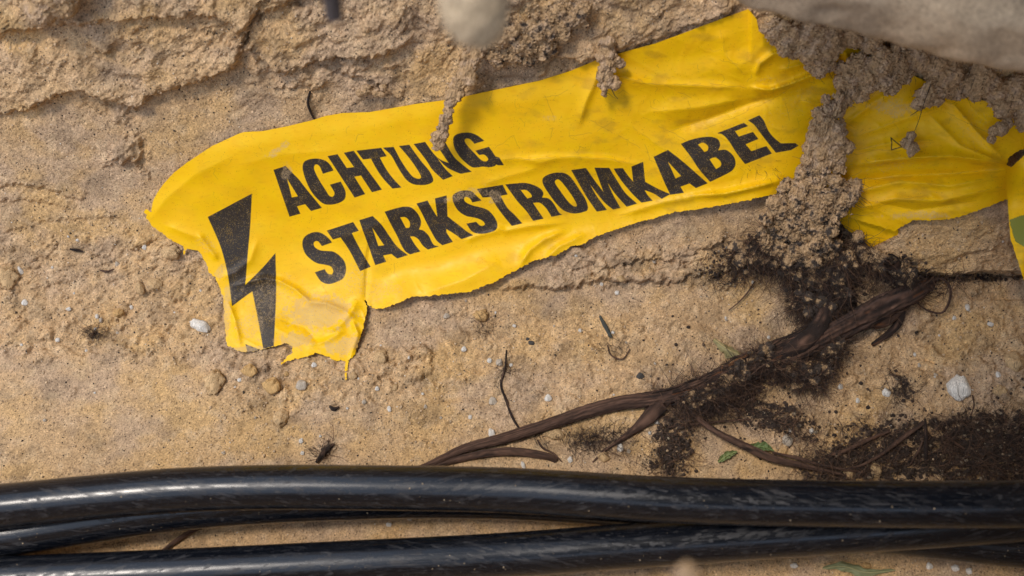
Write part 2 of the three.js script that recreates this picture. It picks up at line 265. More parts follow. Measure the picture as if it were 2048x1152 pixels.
// the film lies on the sand: nothing of the sand stands through it
function filmOver(u, s) { let h = 0.01, q; for (let n = 0; n < 6; n++) { q = project(P(u, s, h, q3)); h = filmHeight(u, s, q[0], q[1]); } return [h, q[0], q[1]]; }
function filmUS(px, py) {                    // place on the wall and height of the film seen at a pixel
  let x = px, y = py, g, h = 0.01;
  for (let n = 0; n < 8; n++) { g = us(x, y); h = filmHeight(g[0], g[1], px, py); const q = project(P(g[0], g[1], h, q3)); x += px - q[0]; y += py - q[1]; }
  return [g[0], g[1], h];
}
const tapeDepth = (x, y) => { const d = segDist(x, y, SHEET, true)[0]; return inside(x, y, SHEET) ? d : -d; };
const tb = box(SHEET);
for (let k = 0; k < NU * NS; k++) {
  const x0 = PX[k], y0 = PY[k]; if (x0 < tb[0] - 40 || x0 > tb[2] + 60 || y0 < tb[1] - 40 || y0 > tb[3] + 60) continue;
  const i = k % NU, j = (k / NU) | 0, [fh, x, y] = filmOver(GU[i], GS[j]), d = tapeDepth(x, y); if (x > 1650 && x < 1812 && y > 410 && y < 505 && inside(x, y, UNDER)) { H[k] = Math.min(H[k], fh - 0.022); continue; } if (d < -12) continue;
  const cap = fh - 0.0025 - 0.004 * smoothstep(d, 4, 30);
  if (H[k] > cap) { H[k] = lerp(H[k], cap, smoothstep(d, -12, -2)); if (d > 0) LUMP[k] = 0; }
}
// cables press the sand of the floor down
for (let k = 0; k < NU * NS; k++) if (PY[k] > 930 && PY[k] < 1300) H[k] = Math.min(H[k], 0.006);

// colours: dry sand, yellower sand, greyer sand, humus with the painted ledge shade
const SAND = [[0.50, 0.325, 0.168], [0.53, 0.335, 0.148], [0.445, 0.308, 0.195], [0.58, 0.415, 0.245]], HUMUS_SHADE = [0.034, 0.022, 0.015];
function sandColor(u, s, x, y, dk, lump, out) {
  const a = smoothstep(fbm(u * 5 + 2, s * 7, 3), -0.3, 0.5), b = smoothstep(fbm(u * 6 + 30, s * 8, 4, 0.6), -0.2, 0.45), c = smoothstep(fbm(u * 30, s * 34 + 8, 3), 0.05, 0.6), g = 0.97 + 0.20 * fbm(u * 120, s * 120, 3, 0.7);
  const damp = (1 - 0.26 * smoothstep(fbm(u * 11 + 70, s * 13, 5, 0.6), 0.02, 0.5)) * (1 - 0.14 * smoothstep(fbm(u * 46 + 20, s * 46, 3), 0.1, 0.5));
  const l = lump > 0 ? 0.9 + 0.22 * (lump - 0.25) : 1, m = dk <= 0 ? 0 : smoothstep(dk + 0.55 * fbm(u * 34 + 3, s * 34, 4, 0.65), 0.3, 0.75);
  for (let n = 0; n < 3; n++) { let v = lerp(SAND[0][n], SAND[1][n], a); v = lerp(v, SAND[2][n], b * 0.85); v = lerp(v, SAND[3][n], c * 0.45); out[n] = lerp(v * g * l * damp, HUMUS_SHADE[n] * (0.6 + 0.8 * g * l), m); }
}
const grainMap = (() => {
  const n = 1024, r = rng(5), a = new Float32Array(n * n);
  const cell = new Float32Array(n * n / 4); for (let i = 0; i < cell.length; i++) cell[i] = r();
  for (let j = 0; j < n; j++) for (let i = 0; i < n; i++) a[j * n + i] = 0.62 + 0.56 * cell[(j >> 1) * (n / 2) + (i >> 1)] + 0.2 * r();
  const tint = new Uint8Array(n * n);
  for (let k = 0; k < 17000; k++) { const x = (r() * n) | 0, y = (r() * n) | 0, v = r(), w = r() < 0.2 ? 2 : 1; for (let q = 0; q <= w; q++) for (let p = 0; p <= w; p++) { const o = ((y + q) % n) * n + (x + p) % n; if (v < 0.3) { a[o] = 1.5; tint[o] = 1; } else a[o] = 0.34 + 0.3 * r(); } }
  const col = dataTexture(n, (i, j) => { const v = a[j * n + i], t = tint[j * n + i]; return [clamp(v * 168, 0, 255), clamp(v * (t ? 186 : 168), 0, 255), clamp(v * (t ? 230 : 166), 0, 255)]; });
  const bump = dataTexture(n, (i, j) => { const v = clamp((a[j * n + i] - 0.4) * 255, 0, 255); return [v, v, v]; });
  return { col, bump };
})();
grainMap.col.repeat.set(1.75, 1.75); grainMap.bump.repeat.set(1.75, 1.75);
const sandMat = new THREE.MeshStandardMaterial({ name: 'dry sand', color: new THREE.Color(1.5, 1.5, 1.5), vertexColors: true, map: grainMap.col, bumpMap: grainMap.bump, bumpScale: 0.0005, roughness: 0.96 });
function groundColor(k, i, j, c) { sandColor(GU[i], GS[j], PX[k], PY[k], DK[k], LUMP[k], c); }
{
  const pos = new Float32Array(NU * NS * 3), col = new Float32Array(NU * NS * 3), uv = new Float32Array(NU * NS * 2), idx = new Uint32Array((NU - 1) * (NS - 1) * 6), c = [0, 0, 0];
  for (let j = 0; j < NS; j++) for (let i = 0; i < NU; i++) {
    const k = j * NU + i; P(GU[i], GS[j], H[k], q3); if (GU[i] > 0.68) { const e = smoothstep(GU[i], 0.69, 0.86); q3.y = lerp(q3.y, Math.max(q3.y, 0.96), e); q3.x -= 0.03 * fbm(q3.y * 5, q3.z * 5, 3) * e; } pos[k * 3] = q3.x; pos[k * 3 + 1] = q3.y; pos[k * 3 + 2] = q3.z;  // trench end out of view, raised to darken the right side
    groundColor(k, i, j, c); { const e = Math.max(smoothstep(GS[j] + 0.12 * fbm(GU[i] * 3, GS[j] * 3, 3), 1.02, 1.2), smoothstep(-GS[j] + 0.12 * fbm(GU[i] * 3, GS[j] * 3, 3), 1.25, 1.45)), v = 1 + 0.5 * fbm(GU[i] * 9, GS[j] * 9, 3); for (let n = 0; n < 3; n++) c[n] = lerp(c[n], [0.085, 0.06, 0.04][n] * v, e); } col.set(c, k * 3); uv[k * 2] = GU[i]; uv[k * 2 + 1] = GS[j];  // unseen heaps beyond the banks, dark so they bounce little light
  }
  let o = 0; for (let j = 0; j < NS - 1; j++) for (let i = 0; i < NU - 1; i++) { const a = j * NU + i, b = a + 1, d = a + NU, e = d + 1; idx[o++] = a; idx[o++] = b; idx[o++] = e; idx[o++] = a; idx[o++] = e; idx[o++] = d; }
  const g = new THREE.BufferGeometry(); g.setAttribute('position', new THREE.BufferAttribute(pos, 3)); g.setAttribute('color', new THREE.BufferAttribute(col, 3)); g.setAttribute('uv', new THREE.BufferAttribute(uv, 2)); g.setIndex(new THREE.BufferAttribute(idx, 1)); g.computeVertexNormals();
  top(new THREE.Mesh(g, sandMat), 'ground', 'sandy trench floor and crumbling trench wall', undefined, undefined, 'structure');
}

// ---------------------------------------------------------------- warning tape
const SHU = [], sheetBox = [270, 0, 2130, 780];
const uvBox = (() => { const b = [1e9, 1e9, -1e9, -1e9]; for (const p of [...SHEET, ...FLAP, ...UNDER]) { const g = filmUS(p[0], p[1]); b[0] = Math.min(b[0], g[0]); b[1] = Math.min(b[1], g[1]); b[2] = Math.max(b[2], g[0]); b[3] = Math.max(b[3], g[1]); } return [b[0] - 0.01, b[1] - 0.01, b[2] + 0.01, b[3] + 0.01]; })();
const TW = 2048, TH = Math.round(TW * (uvBox[3] - uvBox[1]) / (uvBox[2] - uvBox[0])), MPP = (uvBox[2] - uvBox[0]) / TW;
const toTex = (px, py) => { const g = filmUS(px, py); return [(g[0] - uvBox[0]) / MPP, TH - (g[1] - uvBox[1]) / MPP]; };
const LETTERS = [     // outlines of the print: origin of the tracing, its scale, outline (~ marks a smooth point), holes
  [540, 250, 5.76, '40,518 180,472 330,625 440,765 598,955 472,992 405,912 312,938 350,1022 225,1057', '197,620 322,822 252,835'],
  [540, 250, 5.76, '732,525 ~690,455 ~630,408 ~540,387 ~450,397 ~390,430 ~376,500 ~400,600 ~455,730 ~530,835 ~620,908 ~700,918 ~790,900 ~855,860 ~873,805 ~860,740 815,652 690,688 ~738,770 ~738,810 ~715,828 ~680,812 ~640,750 ~570,640 ~515,530 ~508,480 ~530,455 ~570,475 610,563'],
  [540, 250, 5.76, '663,360 778,337 885,497 968,485 850,320 965,298 1290,745 1175,775 1048,583 972,597 1097,797 975,837'],
  [540, 250, 5.76, '995,297 1280,263 1345,360 1265,375 ~1330,495 ~1400,595 1515,722 1410,733 ~1310,625 ~1235,520 1162,388 1072,398'],
  [770, 250, 5.76, '-25,262 100,253 ~190,420 ~290,565 ~345,610 ~390,620 ~415,605 ~400,560 ~330,450 ~250,345 160,243 280,228 ~330,300 ~420,420 ~510,530 ~553,615 ~545,660 ~480,688 ~400,692 ~320,680 ~240,625 ~150,490 ~70,350'],
  [770, 250, 5.76, '330,220 462,195 ~560,330 ~640,400 735,440 ~640,300 560,178 672,160 ~790,360 ~890,455 1000,540 870,563 ~770,520 ~690,470 595,370 ~690,500 782,590 670,632 ~550,520 ~470,400'],
  [770, 250, 5.76, '1145,183 ~1070,125 ~1000,95 ~930,88 ~850,100 ~797,132 ~785,190 ~805,275 ~860,365 ~930,435 ~1000,485 ~1060,490 ~1130,480 ~1200,488 ~1260,475 1282,455 1300,465 1370,465 1318,378 1272,362 1198,252 1040,297 1085,347 ~1140,342 ~1180,375 ~1188,402 ~1160,420 ~1105,402 ~1030,325 ~955,245 ~917,185 ~932,158 ~980,165 1030,217'],
  [590, 400, 5.76, '428,490 ~370,425 ~300,380 ~230,370 ~150,395 ~95,450 ~87,530 ~120,620 ~190,690 ~260,730 ~340,745 ~410,765 ~440,810 ~432,850 ~405,858 ~370,840 342,797 228,833 ~280,915 ~330,955 ~400,968 ~490,940 ~560,895 ~588,800 ~570,710 ~510,640 ~440,595 ~370,588 ~290,580 ~230,545 ~215,500 ~235,475 ~270,480 310,532'],
  [590, 400, 5.76, '365,353 670,255 735,355 655,382 ~720,510 ~790,635 872,770 750,820 ~690,700 ~620,570 525,432 437,455'],
  [590, 400, 5.76, '740,232 895,185 ~1000,290 ~1090,420 ~1180,540 1300,635 1178,675 1110,622 1015,640 1053,712 925,750', '890,318 1027,522 960,530'],
  [790, 340, 5.76, '-120,481 ~0,445 ~110,422 ~190,435 ~260,500 ~298,580 ~295,640 275,685 ~330,700 ~390,760 ~430,840 ~460,870 508,880 378,917 ~320,870 ~270,800 ~220,768 173,768 ~230,860 293,940 173,973 ~118,936 ~68,856 ~28,766 ~-42,636', '60,545 ~120,545 ~165,590 ~172,640 ~160,665 125,668'],
  [790, 340, 5.76, '247,387 375,352 ~430,450 488,543 460,328 595,293 605,535 ~760,655 ~830,710 905,752 765,797 ~690,740 590,680 ~600,730 668,830 545,868 ~470,800 ~370,620 ~300,480'],
  [790, 340, 5.76, '998,352 ~930,290 ~880,245 ~800,235 ~720,255 ~665,300 ~675,380 ~730,470 ~820,530 ~920,550 ~1000,580 ~1035,620 ~1020,640 ~980,640 935,597 822,618 ~870,690 ~920,725 ~1000,735 ~1090,720 ~1160,690 ~1180,630 ~1150,550 ~1080,470 ~1000,435 ~900,410 ~820,375 ~795,335 ~815,310 ~860,325 893,375'],
  [790, 340, 5.76, '942,220 1240,170 1298,283 1215,298 ~1290,430 ~1380,520 1467,615 1347,645 ~1260,540 ~1170,420 1105,312 1010,318'],
  [1000, 300, 5.76, '60,397 ~180,385 ~290,380 ~390,405 ~470,450 ~500,500 485,548 ~560,560 ~620,620 ~680,720 720,745 595,770 ~530,670 ~460,610 380,610 ~440,700 502,792 382,817 ~300,700 ~200,590 ~120,480', '238,462 ~300,462 ~350,500 ~365,540 315,560'],
  [1000, 300, 5.76, '~670,260 ~580,275 ~500,320 ~495,390 ~560,500 ~650,620 ~740,700 ~850,732 ~960,715 ~1012,680 ~990,580 ~910,450 ~820,320 ~750,270', '~650,343 ~690,350 ~760,430 ~850,560 ~885,640 ~850,648 ~790,600 ~700,480 ~635,380'],
  [1000, 300, 5.76, '820,232 990,207 ~1090,350 1192,485 1088,203 1259,207 ~1344,344 ~1444,494 1579,619 1459,654 ~1330,510 1240,380 ~1310,530 1389,669 1303,687 ~1190,590 1038,398 ~1120,540 1232,692 1115,710 ~1010,560 ~910,390'],
  [1190, 240, 5.76, '215,560 320,555 ~380,640 440,712 420,537 555,482 578,712 ~720,790 868,855 770,910 ~680,850 572,808 ~610,870 665,930 535,953 ~430,850 ~320,720 ~250,620'],
  [1190, 240, 5.76, '675,425 840,345 ~1000,470 ~1150,600 1298,730 1162,785 1090,732 985,770 1025,840 868,862 ~800,720', '840,480 992,645 928,675'],
  [1380, 210, 5.76, '-106,448 ~0,405 ~120,375 ~240,368 ~320,395 ~348,460 325,522 ~420,520 ~500,590 ~525,670 ~500,740 ~430,790 232,887 ~106,743 ~6,593', '92,455 ~150,435 ~205,470 ~205,520 167,543', '225,625 ~290,605 ~350,650 ~355,700 300,740'],
  [1380, 210, 5.76, '315,325 620,205 668,243 518,302 562,365 725,310 788,392 640,452 705,532 880,473 943,560 635,682 ~540,560 ~450,420 ~380,345'],
  [1380, 210, 5.76, '668,177 800,120 ~850,180 ~900,290 ~960,370 1045,442 1215,440 1250,470 1165,520 990,552 ~900,440 ~800,310 ~740,230'],
  [400, 370, 3.2, '50,205 332,55 ~322,250 ~305,450 290,640 ~400,530 483,435 ~487,700 472,1030 405,1050 ~375,880 335,680 205,775 ~195,700 ~175,560 ~130,390'],
  [400, 370, 3.2, '290,1018 385,1055 305,1072'],
];
function outline([ox, oy, k], text) {
  const raw = text.trim().split(/\s+/).map((w) => { const soft = w[0] === '~', [x, y] = w.slice(soft ? 1 : 0).split(',').map(Number); return { x: ox + x / k, y: oy + y / k, soft }; }), n = raw.length, out = [];
  for (let i = 0; i < n; i++) {
    const a = raw[(i + n - 1) % n], b = raw[i], c = raw[(i + 1) % n], d = raw[(i + 2) % n], m = b.soft || c.soft ? 7 : 3;
    const t1 = b.soft ? [(c.x - a.x) / 2, (c.y - a.y) / 2] : [c.x - b.x, c.y - b.y], t2 = c.soft ? [(d.x - b.x) / 2, (d.y - b.y) / 2] : [c.x - b.x, c.y - b.y];
    for (let q = 0; q < m; q++) { const t = q / m, t2_ = t * t, t3 = t2_ * t, h1 = 2 * t3 - 3 * t2_ + 1, h2 = t3 - 2 * t2_ + t, h3 = 3 * t2_ - 2 * t3, h4 = t3 - t2_; out.push(toTex(h1 * b.x + h2 * t1[0] + h3 * c.x + h4 * t2[0], h1 * b.y + h2 * t1[1] + h3 * c.y + h4 * t2[1])); }
  }
  return out;
}
const tapeTextures = (() => {
  const mk = () => { const c = document.createElement('canvas'); c.width = TW; c.height = TH; return [c, c.getContext('2d')]; };
  const [ci, ink] = mk();
  ink.fillStyle = '#000'; ink.fillRect(0, 0, TW, TH); ink.fillStyle = '#fff';
  for (const [ox, oy, k, ...loops] of LETTERS) { ink.beginPath(); for (const l of loops) { outline([ox, oy, k], l).forEach((p, i) => (i ? ink.lineTo(p[0], p[1]) : ink.moveTo(p[0], p[1]))); ink.closePath(); } ink.fill('evenodd'); }
  ink.strokeStyle = '#fff'; ink.lineWidth = 2; ink.beginPath(); [[1782, 276], [1804, 294], [1783, 300]].map((p) => toTex(...p)).forEach((p, i) => (i ? ink.lineTo(...p) : ink.moveTo(...p))); ink.closePath(); ink.stroke();
  // fine root traces and hair cracks in the print side
  const [cr, hair] = mk(); hair.fillStyle = '#000'; hair.fillRect(0, 0, TW, TH); hair.strokeStyle = '#fff'; hair.lineCap = 'round';
  const r = rng(21);
  const trace = (pts, w, a) => { hair.globalAlpha = a; hair.lineWidth = w; hair.beginPath(); let n = 0; for (let i = 0; i < pts.length - 1; i++) { const A = pts[i], B = pts[i + 1], m = Math.max(2, Math.round(Math.hypot(B[0] - A[0], B[1] - A[1]) / 6)); for (let q = 0; q < m; q++) { if (r() < 0.12) { hair.stroke(); hair.beginPath(); n = 0; continue; } const t = q / m, p = toTex(lerp(A[0], B[0], t) + 3 * (r() - 0.5), lerp(A[1], B[1], t) + 3 * (r() - 0.5)); n++ ? hair.lineTo(...p) : hair.moveTo(...p); } } hair.stroke(); };
  for (const t of ['985,182 980,200 990,214', '1040,255 1028,270 1000,290 985,300', '1028,272 1045,310', '1180,240 1215,260 1270,290 1340,330 1400,345', '1310,250 1340,262 1385,290', '1250,120 1258,150 1240,165', '1260,165 1330,170 1400,205', '1570,205 1580,240 1590,250', '1680,240 1720,262 1760,250', '1740,180 1732,215 1716,235', '1880,215 1920,240 1990,270', '1820,180 1835,240 1832,270', '790,525 788,545 800,560', '735,490 728,540 731,600', '1150,170 1120,190 1080,195', '1090,190 1110,240 1100,280', '1120,275 1190,265 1230,240', '1440,120 1480,130 1510,120', '1350,170 1420,168 1500,176', '1700,310 1760,300 1850,305', '1600,160 1560,190 1480,230 1400,262', '640,560 655,590 640,612', '930,455 950,430 975,420', '1290,290 1300,320 1330,335', '1740,420 1800,400 1860,390']) trace(polyline(t), 1.0, 0.6);
  for (let i = 0; i < 260; i++) { const x = i < 190 ? 930 + r() * 1080 : 420 + r() * 600, y = i < 190 ? 470 - (x - 930) * 0.22 - r() * 260 : 260 + r() * 420, a = r() * 6.3, l = 5 + 14 * r(); trace([[x, y], [x + l * Math.cos(a), y + l * Math.sin(a)], [x + l * 1.7 * Math.cos(a + 0.6), y + l * 1.7 * Math.sin(a + 0.6)]], 0.7 + 0.5 * r(), 0.25 + 0.4 * r()); }
  for (const c of CREASES) { trace(c.pts, 0.9, c.pts[0][0] > 900 ? 0.5 : 0.22); if (c.pts[0][0] > 1150) trace(c.pts.map(([x, y]) => [x + 4, y + 5]), 0.8, 0.3); }
  const I = ink.getImageData(0, 0, TW, TH).data, C = hair.getImageData(0, 0, TW, TH).data;
  // dust and sand stuck to the film: patches seen in the photograph [x, y, rx, ry, turn, amount]
  const DUST = [[640, 625, 90, 50, 0.1, 0.95], [690, 690, 60, 26, -0.3, 0.8], [590, 680, 50, 24, 0, 0.8], [500, 650, 40, 60, 0.2, 0.5], [452, 620, 14, 80, 0, 0.7], [440, 545, 18, 24, 0.4, 0.6], [560, 600, 120, 70, 0.3, 0.4], [700, 560, 70, 50, 0.2, 0.4], [768, 580, 60, 36, -0.2, 0.42], [555, 300, 40, 10, -0.6, 0.6], [572, 345, 16, 30, 0.2, 0.55], [930, 388, 60, 16, -0.3, 0.55], [990, 395, 30, 20, 0.6, 0.55], [480, 440, 60, 60, 0, 0.22], [1785, 215, 60, 24, 0.2, 0.6], [1100, 235, 20, 10, 0, 0.4], [1840, 430, 90, 12, -0.1, 0.6], [1760, 330, 120, 30, -0.1, 0.3], [1600, 190, 60, 60, 0, 0.25], [1500, 250, 160, 30, -0.4, 0.25], [500, 700, 60, 12, 0, 0.8], [410, 490, 40, 20, 0.6, 0.4], [1530, 160, 40, 12, -0.1, 0.3], [1950, 260, 60, 60, 0, 0.3]].map(([x, y, a, b, t, k]) => { const p = toTex(x, y), q = 0.00061 / MPP; return [p[0], p[1], a * q, b * q, t, k]; });
  const col = new Uint8Array(TW * TH * 4), rgh = new Uint8Array(TW * TH * 4), rr = rng(3);
  for (let j = 0; j < TH; j++) for (let i = 0; i < TW; i++) {
    const o = (j * TW + i) * 4, w = ((TH - 1 - j) * TW + i) * 4, x = i, y = j, wear = fbm(x / 60, y / 60, 4), fine = rr();
    let dust = 0; for (const [cx, cy, a, b, t, k] of DUST) { const dx = x - cx, dy = y - cy; if (Math.abs(dx) > a * 1.6 + b || Math.abs(dy) > a * 1.6 + b) continue; const c = Math.cos(t), s = Math.sin(t), q = Math.hypot((dx * c + dy * s) / a, (-dx * s + dy * c) / b) + 0.4 * fbm(x / 30 + cx, y / 30, 3); dust = Math.max(dust, k * (1 - smoothstep(q, 0.35, 1.1))); }
    const speck = fine < 0.012 + 0.03 * smoothstep(wear, 0.1, 0.5) ? 1 : 0, cover = smoothstep(dust * 1.15 + 0.25 * fbm(x / 9, y / 9, 3) + 0.5 * (fine - 0.5), 0.38, 0.8);
    const inkA = I[o] / 255, streak = smoothstep(fbm(x / 40 + y / 90, y / 14, 3), 0.25, 0.7);
    let R_ = 0.88 - 0.05 * streak, G_ = 0.512 - 0.05 * streak - 0.03 * wear, B_ = 0.004;
    const chip = inkA > 0 && rr() < 0.07 + 0.16 * smoothstep(wear, 0.15, 0.55) ? 0.35 * rr() : 0, ik = inkA * (1 - chip), n = 0.75 + 0.6 * rr();
    R_ = lerp(R_, 0.036 * n, ik); G_ = lerp(G_, 0.028 * n, ik); B_ = lerp(B_, 0.022 * n, ik);
    const cc = C[o] / 255; R_ = lerp(R_, 0.2, cc * 0.75); G_ = lerp(G_, 0.1, cc * 0.75); B_ = lerp(B_, 0.03, cc * 0.75);
    const stain = 0.5 * smoothstep(fbm(x / 120 + 4, y / 70, 4), 0.1, 0.6) * (0.25 + 0.75 * smoothstep(x, TW * 0.3, TW * 0.5)) * (0.6 + 0.4 * rr()) * (1 - ik); R_ = lerp(R_, 0.42, stain); G_ = lerp(G_, 0.23, stain); B_ = lerp(B_, 0.02, stain);
    const dd = Math.max(cover * (0.30 + 0.45 * rr()), speck * 0.6 * inkA); R_ = lerp(R_, 0.56, dd); G_ = lerp(G_, 0.40, dd); B_ = lerp(B_, 0.22, dd);
    if (!inkA && rr() < 0.004 + 0.03 * smoothstep(fbm(x / 22 + 50, y / 22, 3), 0.35, 0.7)) { R_ *= 0.5; G_ *= 0.45; }
    const sr = (v) => 255 * (v <= 0.0031308 ? 12.92 * v : 1.055 * Math.pow(v, 1 / 2.4) - 0.055);
    col[w] = sr(R_); col[w + 1] = sr(G_); col[w + 2] = sr(B_); col[w + 3] = 255;
    const g = clamp(255 * (0.40 + 0.12 * wear + 0.06 * rr() + 0.45 * dd + 0.1 * streak), 0, 255); rgh[w] = rgh[w + 1] = rgh[w + 2] = g; rgh[w + 3] = 255;
  }
  const tx = (d, s) => { const t = new THREE.DataTexture(d, TW, TH); t.magFilter = THREE.LinearFilter; if (s) t.colorSpace = THREE.SRGBColorSpace; t.needsUpdate = true; return t; };
  return { map: tx(col, true), roughnessMap: tx(rgh) };
})();
const tapeMat = new THREE.MeshPhysicalMaterial({ name: 'printed yellow film', ...tapeTextures, roughness: 1.0, ior: 1.5, specularIntensity: 0.4, side: THREE.DoubleSide });
// a clipped sheet: regular net over an outline; place() gives the point and its place on the film
function sheet(pts, step, ragged, place) {
  const b = box(pts), nx = Math.ceil((b[2] - b[0]) / step) + 3, ny = Math.ceil((b[3] - b[1]) / step) + 3, sd = new Float32Array(nx * ny), pos = [], uv = [], ids = new Int32Array(nx * ny).fill(-1), cuts = new Map(), idx = [];
  const X = (i) => b[0] + (i - 1) * step, Y = (j) => b[1] + (j - 1) * step;
  for (let j = 0; j < ny; j++) for (let i = 0; i < nx; i++) { const x = X(i), y = Y(j), d = segDist(x, y, pts, true)[0]; sd[j * nx + i] = (inside(x, y, pts) ? d : -d) + ragged(x, y); }
  const add = (x, y) => { const { p, u, s } = place(x, y); pos.push(p.x, p.y, p.z); uv.push((u - uvBox[0]) / (uvBox[2] - uvBox[0]), (s - uvBox[1]) / (uvBox[3] - uvBox[1])); return pos.length / 3 - 1; };
  const vert = (k) => (ids[k] < 0 ? (ids[k] = add(X(k % nx), Y((k / nx) | 0))) : ids[k]);
  const cut = (a, c) => { const key = Math.min(a, c) * nx * ny + Math.max(a, c); if (!cuts.has(key)) { const t = sd[a] / (sd[a] - sd[c]); cuts.set(key, add(lerp(X(a % nx), X(c % nx), t), lerp(Y((a / nx) | 0), Y((c / nx) | 0), t))); } return cuts.get(key); };
  const tri = (a, c, d) => { const v = [a, c, d], poly = []; for (let n = 0; n < 3; n++) { const p = v[n], q = v[(n + 1) % 3]; if (sd[p] > 0) poly.push(vert(p)); if ((sd[p] > 0) !== (sd[q] > 0)) poly.push(cut(p, q)); } for (let n = 2; n < poly.length; n++) idx.push(poly[0], poly[n], poly[n - 1]); };
  for (let j = 0; j < ny - 1; j++) for (let i = 0; i < nx - 1; i++) { const a = j * nx + i; tri(a, a + 1, a + nx + 1); tri(a, a + nx + 1, a + nx); }
  const g = new THREE.BufferGeometry(); g.setAttribute('position', new THREE.Float32BufferAttribute(pos, 3)); g.setAttribute('uv', new THREE.Float32BufferAttribute(uv, 2)); g.setIndex(idx); g.computeVertexNormals(); return g;
}
const torn = (x, y) => { const low = y > 615 - 0.265 * (x - 700) - 45 || x < 460 && y > 420 + 0 * x ? 1 : 0; return low * (1.6 * N2(x / 4.5, y / 4.5) + 1.2 * N2(x / 13, y / 13 + 7)) + 0.25 * N2(x / 15, y / 15); };
{
  const tape = new THREE.Group(), base = P(...filmUS(700, 560)); tape.position.copy(base);
  const put = (g) => g.translate(-base.x, -base.y, -base.z);
  top(tape, 'warning_tape', 'torn yellow plastic warning tape with black German lettering lying across the trench wall', 'warning tape');
  part(tape, 'printed_sheet', put(sheet(SHEET, 2.9, torn, (x, y) => { const g = filmUS(x, y); return { p: P(g[0], g[1], g[2]), u: g[0], s: g[1] }; })), tapeMat);
  part(tape, 'folded_under_layer', put(sheet(UNDER, 3, (x, y) => (y > 444 ? 1.5 * N2(x / 5, y / 5) : 0), (x, y) => { const g = filmUS(x, y); return { p: P(g[0], g[1], g[2] - 0.007 - 0.00006 * (y - 430)), u: g[0], s: g[1] }; })), tapeMat, 'darker layer of the film folded back beneath the hem');
  const flap = part(tape, 'hanging_end', put(sheet(FLAP, 3, (x, y) => 0.8 * N2(x / 9, y / 9), (x, y) => { const g = us(x, y), k = smoothstep(y, 320, 420); const c = us(1990, y)[1]; const q = filmUS(x, y); const lift = 0.055 + 0.03 * k + 0.012 * Math.sin((x - 2010) / 22 + y / 90) - 0.0001 * (x - 2010); let a = x, bb = y, w; for (let n = 0; n < 6; n++) { w = us(a, bb); const e = project(P(w[0], w[1], lift + 0.02, q3)); a += x - e[0]; bb += y - e[1]; } return { p: P(w[0], w[1], lift + 0.02), u: q[0], s: q[1] }; })), tapeMat, 'loose end of the tape hanging down at the right edge of the photo');
  // the green band printed on the loose end, a hair's breadth in front of it
  const band = polyline('2019,440 2040,432 2075,424 2100,430 2100,520 2060,500 2032,484 2026,470');
  part(flap, 'green_print', put(sheet(band, 3, (x, y) => N2(x / 8, y / 8), (x, y) => { const k = smoothstep(y, 320, 420), lift = 0.0758 + 0.03 * k + 0.012 * Math.sin((x - 2010) / 22 + y / 90) - 0.0001 * (x - 2010); let a = x, bb = y, w; for (let n = 0; n < 6; n++) { w = us(a, bb); const e = project(P(w[0], w[1], lift, q3)); a += x - e[0]; bb += y - e[1]; } return { p: P(w[0], w[1], lift), u: 0, s: 0 }; })), new THREE.MeshStandardMaterial({ name: 'green ink', color: new THREE.Color(0.20, 0.21, 0.02), roughness: 0.55, side: THREE.DoubleSide }), 'green printed band');
}

// ---------------------------------------------------------------- tubes, cables, roots
function tube(pts, radius, sides, steps, opt = {}) {   // pts: Vector3[], radius(t)
  const curve = new THREE.CatmullRomCurve3(pts, false, 'centripetal'), n = steps + 1, pos = new Float32Array(n * (sides + 1) * 3), col = opt.color ? new Float32Array(n * (sides + 1) * 3) : null, uv = new Float32Array(n * (sides + 1) * 2), idx = [], fr = curve.computeFrenetFrames(steps, false), p = V(), c = [0, 0, 0], L = curve.getLength();
  for (let i = 0; i < n; i++) {
    const t = i / steps; curve.getPointAt(t, p); const r0 = radius(t);
    for (let k = 0; k <= sides; k++) {
      const a = (k % sides) / sides * Math.PI * 2, ca = Math.cos(a), sa = Math.sin(a), r = r0 * (opt.shape ? opt.shape(t * L, ca, sa) : 1), o = i * (sides + 1) + k, N = fr.normals[i], B = fr.binormals[i];
      pos[o * 3] = p.x + r * (ca * N.x + sa * B.x); pos[o * 3 + 1] = p.y + r * (ca * N.y + sa * B.y); pos[o * 3 + 2] = p.z + r * (ca * N.z + sa * B.z);
      uv[o * 2] = t * L; uv[o * 2 + 1] = k / sides; if (col) { opt.color(t * L, ca, sa, c, t); col.set(c, o * 3); }
    }
  }
  for (let i = 0; i < steps; i++) for (let k = 0; k < sides; k++) { const a = i * (sides + 1) + k, b = a + sides + 1; idx.push(a, b, a + 1, a + 1, b, b + 1); }
  let g = new THREE.BufferGeometry(); g.setAttribute('position', new THREE.BufferAttribute(pos, 3)); g.setAttribute('uv', new THREE.BufferAttribute(uv, 2)); if (col) g.setAttribute('color', new THREE.BufferAttribute(col, 3)); g.setIndex(idx); g.computeVertexNormals();
  const nn = g.attributes.normal;                       // close the seam's shading
  for (let i = 0; i < n; i++) { const a = i * (sides + 1), b = a + sides, v = V(nn.getX(a) + nn.getX(b), nn.getY(a) + nn.getY(b), nn.getZ(a) + nn.getZ(b)).normalize(); nn.setXYZ(a, v.x, v.y, v.z); nn.setXYZ(b, v.x, v.y, v.z); }
  return g;
}
